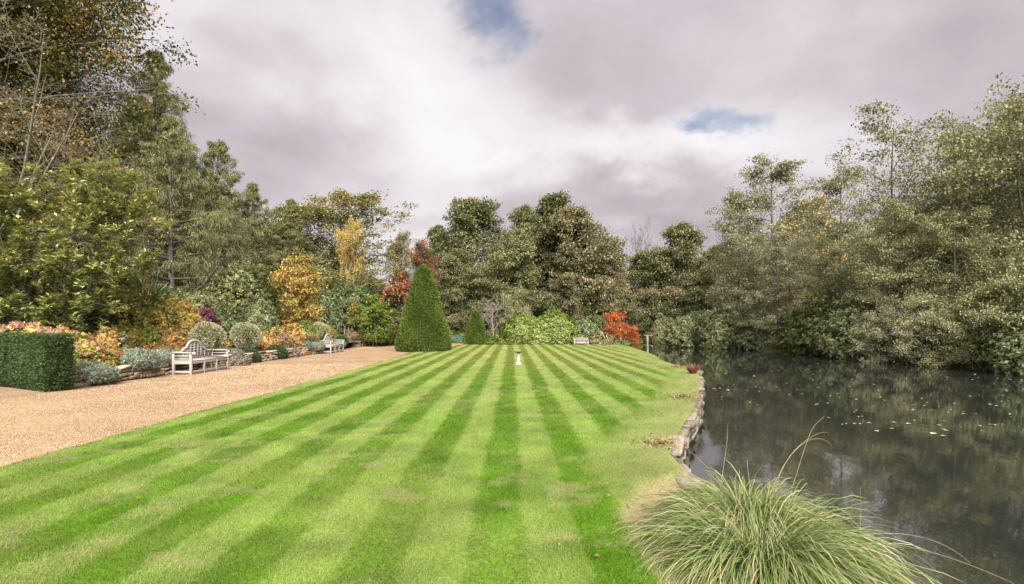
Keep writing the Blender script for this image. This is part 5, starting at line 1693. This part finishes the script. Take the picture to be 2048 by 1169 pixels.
tree('alder2', 'alder', 'alder_tree', 'rounded olive tree behind the yellow maple', 'tree', 560, 52, 455, rz=2.0, wx=1.0, group=GA)
tree('oak', 'oakgreen', 'oak_tree', 'golden green oak with pale forked trunk left of centre', 'tree', 640, 50, 374, rz=2.2, wood='pale_bark', wx=1.55, group=GA)
tree('oak', 'yellow', 'oak_tree', 'slender yellow tree at the right flank of the golden oak', 'tree', 700, 49, 440, rz=2.6, wood='pale_bark', wx=0.45, group=GA)
tree('bare', 'drybrown', 'bare_tree', 'thin bare topped tree right of the golden oak', 'tree', 728, 56, 415, rz=3.0, wx=0.45, group=GA)
tree('alder3', 'alder_brown', 'alder_tree', 'brownish rounded tree behind the dark evergreen bush', 'tree', 720, 54, 500, rz=1.0, group=GA)
tree('oak', 'alder_brown', 'sparse_tree', 'thin leaved tree with sky showing through, left of the rust tree', 'tree', 785, 60, 468, rz=1.4, wx=0.6, group=GA)
tree('oak', 'rust', 'rust_tree', 'tree with rust red autumn patches behind the large yew cone', 'tree', 835, 48, 490, rz=0.2, wx=0.8, group=GA)
tree('maple', 'rust', 'rust_tree', 'smaller orange red tree left of the large yew cone', 'tree', 796, 44, 545, rz=0.8, group=GA)
tree('alder2', 'deepgreen', 'dark_tree', 'dark bluish green tree in the gap left of the tall alders', 'tree', 868, 70, 452, rz=0.8, wx=0.6, group=GA)
# centre: alders behind the lawn
tree('alder1', 'alder', 'alder_tree', 'tall olive alder with twin crowns at the left of the central group', 'tree', 950, 60, 392, rz=0.0, group=GA)
tree('alder2', 'alder', 'alder_tree', 'narrower alder seen between the two tallest central alders', 'tree', 1040, 66, 412, rz=1.1, wx=0.7, group=GA)
tree('alder1', 'alder', 'alder_tree', 'tallest dark alder in the middle of the central group', 'tree', 1112, 62, 395, rz=2.3, group=GA)
tree('alder3', 'alder_brown', 'alder_tree', 'broad brownish alder at the right of the central group', 'tree', 1188, 57, 416, rz=0.7, group=GA)
tree('alder3', 'alder', 'alder_tree', 'lower rounded alder in front of the central group', 'tree', 995, 54, 462, rz=3.7, group=GA)
tree('alder2', 'alder', 'alder_tree', 'low spreading alder behind the smaller yew cone', 'tree', 925, 53, 500, rz=4.4, group=GA)
tree('low', 'bank', 'willow_tree', 'pale upright willow above the light rhododendron', 'tree', 1023, 50.5, 568, rz=2, wx=0.45, group=GA)
tree('alder1', 'alder_brown', 'alder_tree', 'low brownish alder behind the light rhododendron', 'tree', 1130, 53, 545, rz=5, group=GA)
tree('alder1', 'alder_brown', 'alder_tree', 'thin trunked alder behind the scarlet acer', 'tree', 1225, 55, 500, rz=5.7, wx=0.7, group=GA)
tree('alder2', 'alder', 'alder_tree', 'dense alder across the far end of the pond', 'tree', 1350, 63, 448, rz=0.5, group=GA)
tree('alder1', 'alder', 'alder_tree', 'smaller alder in the dip between central and pond end trees', 'tree', 1285, 66, 505, rz=2.5, group=GA)
tree('small_bare', 'drybrown', 'bare_tree', 'dead bare treetop poking out above the dip in the trees', 'tree', 1283, 70, 485, rz=1, wood='bark', wx=0.3, group=GA)
tree('alder3', 'alder', 'alder_tree', 'alder at the pond end behind the pale bank shrub', 'tree', 1405, 60, 492, rz=3.5, group=GA)
# right bank
tree('bank3', 'bank_grey', 'alder_tree', 'tall open crowned alder with layered tops over the pond', 'tree', 1548, 44, 318, rz=0.4, group=GA)
tree('bank3', 'bank_grey', 'alder_tree', 'open alder with flat layered top right of the tallest pond alder', 'tree', 1682, 42, 342, rz=2.6, wx=0.8, group=GA)
tree('bank3', 'bank_grey', 'alder_tree', 'thinner alder left of the tallest pond alder', 'tree', 1475, 47, 385, rz=4.6, wx=0.8, group=GA)
tree('oak', 'yellow', 'yellow_tree', 'yellow leaved tree glimpsed behind the tallest pond alder', 'tree', 1580, 58, 405, rz=1, wx=0.8, group=GA)
tree('bank1', 'bank_grey', 'alder_tree', 'bushy grey green alder overhanging the middle of the far bank', 'tree', 1560, 40, 452, rz=1.9, group=GA)
tree('bank2', 'bank', 'alder_tree', 'green alder on the bank left of the largest right hand trees', 'tree', 1690, 37, 455, rz=2.9, group=GA)
tree('bank2', 'bank', 'alder_tree', 'tall loose leaved alder with rounded top towards the right', 'tree', 1840, 33, 205, rz=0.9, group=GA)
tree('bank1', 'bank', 'alder_tree', 'tall loose leaved alder reaching the right edge', 'tree', 1975, 30, 205, rz=4.0, group=GA)
tree('bank1', 'bank', 'alder_tree', 'low branched alder dipping over the water at the right edge', 'tree', 1940, 26.5, 395, rz=0.2, group=GA)
tree('bank2', 'bank', 'alder_tree', 'highest alder cut off by the right edge', 'tree', 2100, 27, 135, rz=5.2, group=GA)
tree('bank1', 'bank', 'alder_tree', 'mid height alder behind the low branched one', 'tree', 1790, 31, 400, rz=3.1, group=GA)
# back row that closes the wood
kinds = ['alder1', 'alder2', 'alder3']
BACKLAB = ['back row tree ' + q for q in ('beyond the left edge behind the towering beech', 'behind the towering beech', 'behind the dark beech', 'behind the tall larch', 'behind the drooping larch and pole', 'behind the larch left of the golden oak', 'seen through the golden oak crown', 'behind the yellow slender tree',
                                                  'behind the rust red tree', 'behind the twin crowned alder', 'behind the tallest central alder', 'behind the broad brownish alder', 'filling the dip above the post in the pond', 'behind the dense alder at the pond end', 'behind the tallest pond alder', 'behind the rounded top alder towards the right', 'behind the alders at the right edge')]
rng = np.random.default_rng(99)
for k_ in range(1, 16):
    px = -150 + k_ * 150
    d_ = 78 + rng.uniform(-4, 8)
    lo = float(np.interp(px, [-200, 300, 600, 760, 900, 1200, 1290, 1450, 1700, 2300], [200, 330, 440, 560, 480, 470, 540, 490, 440, 320]))
    tree(kinds[k_ % 3], ['alder', 'alder_brown', 'deepgreen'][k_ % 3], 'woodland_tree', BACKLAB[k_], 'tree', px, d_, lo, rz=k_ * 1.3, wx=1.25, group='back row of the wood')
# understory that hides the ground line
und = [(560, 46, 560), (470, 44, 575), (860, 52, 600), (900, 54, 590), (960, 55, 590), (1060, 56, 575), (1150, 56, 580), (1230, 58, 590), (1290, 60, 575), (1340, 58, 585), (660, 52, 560), (610, 54, 540), (780, 56, 585), (730, 58, 570), (390, 42, 560), (330, 40, 560), (240, 36, 560)]
UNDLAB = ['between the camellia and the yellow maple', 'close behind the camellia', 'right behind the tip of the large yew cone', 'in the dark between the two yew cones', 'directly behind the smaller yew cone', 'behind the lower light rhododendron', 'behind the taller light rhododendron', 'behind the scarlet acer',
          'at the pond end above the waterside plants', 'behind the pale upright pond shrub', 'left behind the dark evergreen bush', 'under the golden oak trunk', 'under the smaller orange red tree', 'behind the small fresh green tree', 'at the foot of the slim pole', 'left of the slim pole under the larches', 'behind the spiky palm under the larches']
for k_, (px, d_, top) in enumerate(und):
    tree('low', ['deepgreen', 'alder', 'alder_brown'][k_ % 3], 'understory_bush', 'shaded bush ' + UNDLAB[k_], 'bush', px, d_, top, rz=k_ * 0.9, wx=1.25, group='shaded understory bushes')
# lawn end shrubs
tree('rhodo', 'rhodo', 'rhododendron_bush', 'light green rounded rhododendron, lower mound nearer the yew cone', 'bush', 1048, 47.5, 627, rz=0.2, wx=1.12, group='rhododendrons at the lawn end')
tree('rhodo', 'rhodo', 'rhododendron_bush', 'light green rounded rhododendron, taller mound beside the pale bench', 'bush', 1110, 47.5, 620, rz=1.9, wx=1.08, group='rhododendrons at the lawn end')
tree('rhodo', 'rhodo', 'rhododendron_bush', 'light green rhododendron filling the middle between the two taller mounds', 'bush', 1079, 47.0, 634, rz=3.9, wx=1.1, group='rhododendrons at the lawn end')
tree('rhodo2', 'rhodo_dark', 'rhododendron_bush', 'dark rhododendron behind the pale slatted bench', 'bush', 1172, 51, 628, rz=0.8, wx=0.95, group='rhododendrons at the lawn end')
tree('lowbush', 'alder_brown', 'brown_bush', 'low brown bush right of the pale slatted bench', 'bush', 1198, 47.5, 664, rz=0.4, group='low shrubs at the lawn end')
tree('lowbush', 'rhodo_olive', 'low_bush', 'small grey green bush at the foot of the scarlet acer', 'bush', 1238, 46.6, 676, rz=0.4, group='low shrubs at the lawn end')
tree('lowbush', 'freshgreen', 'low_bush', 'low bright green bush right of the smaller yew cone', 'bush', 992, 47.2, 670, rz=0.4, wx=1.1, group='low shrubs at the lawn end')
tree('lowbush', 'freshgreen', 'low_bush', 'low yellow green bush above the dark green bench', 'bush', 920, 50, 666, rz=2.4, wx=1.2, group='low shrubs at the lawn end')
tree('small_bare', 'drybrown', 'bare_tree', 'small pale leafless tree beside the smaller yew cone', 'tree', 987, 48.5, 610, rz=0.9, wood='pale_bark', wx=1.0)
tree('acer', 'acer_red', 'acer_tree', 'scarlet acer at the far end of the lawn by the pond', 'tree', 1236, 49, 632, rz=0.2, wx=0.78)
tree('acer', 'acer_red', 'acer_tree', 'lower orange red acer spreading toward the pond', 'tree', 1262, 49.5, 656, rz=2.2, wx=0.78)
tree('lowbush', 'freshgreen', 'waterside_plant', 'low bright green waterside plants at the pond end', 'plant', 1268, 54.5, 676, rz=0.2, wx=1.3, z=WATER)
tree('bush', 'bank', 'bank_shrub', 'pale upright shrub at the far end of the pond', 'bush', 1332, 53, 626, rz=0.2, wx=0.55, z=WATER, group='shrubs along the pond bank')
# left middle ground
tree('camellia', 'camellia', 'camellia_bush', 'large speckled camellia behind the cream balls', 'bush', 478, 32.5, 522, rz=0.5, wx=0.98)
tree('maple', 'yellow', 'maple_tree', 'yellow maple right of the camellia', 'tree', 590, 36.5, 512, rz=0.5)
tree('rhodo2', 'deepgreen', 'evergreen_bush', 'dark evergreen bush right of the yellow maple', 'bush', 688, 45, 562, rz=0.3, wx=0.75)
tree('maple', 'freshgreen', 'green_tree', 'small fresh green tree left of the large yew cone', 'tree', 745, 41, 590, rz=1.3, wx=1.15)
tree('bush', 'rhodo_olive', 'evergreen_hedge', 'green shrub hedge behind the purple shrub and palm', 'bush', 370, 29, 570, rz=0.3, wx=0.95, group='green shrubs behind the border')
tree('bush', 'rhodo_dark', 'evergreen_hedge', 'green shrub below the pole, left of the camellia', 'bush', 425, 31, 585, rz=1.3, wx=0.9, group='green shrubs behind the border')
tree('bush', 'rhodo_dark', 'evergreen_hedge', 'dark shrub behind the palm and magnolia', 'bush', 262, 28, 572, rz=2.3, wx=1.0, group='green shrubs behind the border')
tree('bush', 'alder_brown', 'brown_bush', 'brownish thicket behind the tree stakes', 'bush', 660, 44.5, 615, rz=2.0, wx=1.0, group='thickets beyond the stakes')
tree('bush', 'rhodo_olive', 'grey_bush', 'grey olive thicket between green tree and large yew cone', 'bush', 790, 45, 598, rz=1.0, wx=0.6, group='thickets beyond the stakes')
tree('sapling', 'yelgreen', 'young_tree', 'young staked tree with yellow green leaves', 'tree', 704, 42.6, 600, rz=1.0)
tree('bush', 'deepgreen', 'dark_bush', 'dark bush under the small fresh green tree', 'bush', 730, 45.5, 636, rz=1.0, wx=1.1, group='thickets beyond the stakes')
tree('bush', 'deepgreen', 'dark_bush', 'dark bush between the fresh green tree and the yew cone', 'bush', 785, 48, 634, rz=3.0, wx=1.1, group='thickets beyond the stakes')
# right bank shrubs, standing at the water's edge
bank_sh = [(1385, 51, 618, 'rhodo2', 'rhodo_olive', 'rounded olive rhododendron at the far pond corner'), (1440, 48, 612, 'rhodo2', 'rhodo_olive', 'tall olive rhododendron left of the dipping grey branches'), (1500, 45, 625, 'bush', 'rhodo_dark', 'dark green shrub under the thinner pond alder'),
           (1565, 42, 600, 'low', 'bank_grey', 'grey twiggy shrub dipping to the water mid bank'), (1625, 39.5, 610, 'low', 'bank_grey', 'grey green shrub overhanging the water right of mid bank'), (1675, 36.5, 585, 'bush', 'deepgreen', 'deep green shrub in shadow at the waterline'),
           (1730, 33.5, 590, 'bush', 'rhodo_olive', 'dark shrub left of the overhanging alder branches'), (1790, 31.0, 560, 'low', 'bank_grey', 'feathery grey green shrub under the mid height alder'), (1850, 28.5, 585, 'low', 'bank_grey', 'grey green shrub under the low branched alder'),
           (1930, 26.3, 590, 'low', 'bank', 'yellow green shrub trailing over the water near the right edge'), (2010, 24.8, 570, 'low', 'bank', 'olive shrub drooping to the water near the right edge'), (2050, 23.8, 540, 'low', 'bank', 'yellow green overhanging shrub cut by the right edge')]
bank_sh += [(1835, 27.0, 618, 'low', 'bank_grey', 'low grey green tuft at the waterline below the feathery shrub'), (1905, 25.3, 622, 'low', 'bank', 'low olive tuft at the waterline below the trailing shrub'), (1965, 24.3, 622, 'low', 'bank_grey', 'low grey tuft at the waterline beside the trailing shrub'), (1775, 29.0, 620, 'low', 'bank_grey', 'low grey tuft at the waterline left of the feathery shrub'), (2075, 22.0, 610, 'bush', 'rhodo_dark', 'dark shrub at the waterline just inside the right edge'), (2000, 25.6, 630, 'low', 'deepgreen', 'low dark green plants at the waterline near the right edge'), (1895, 26.6, 640, 'low', 'bank', 'low olive spray under the trailing yellow green shrub')]
for k_, (px, d_, top, kd, lm, lab) in enumerate(bank_sh):
    tree(kd, lm, 'bank_shrub', lab, 'bush', px + 8, (d_ + 0.8) * 0.925, top, rz=k_ * 1.1, wx=0.95 if kd != 'low' else 0.8, z=WATER - 0.15, group='shrubs along the pond bank')
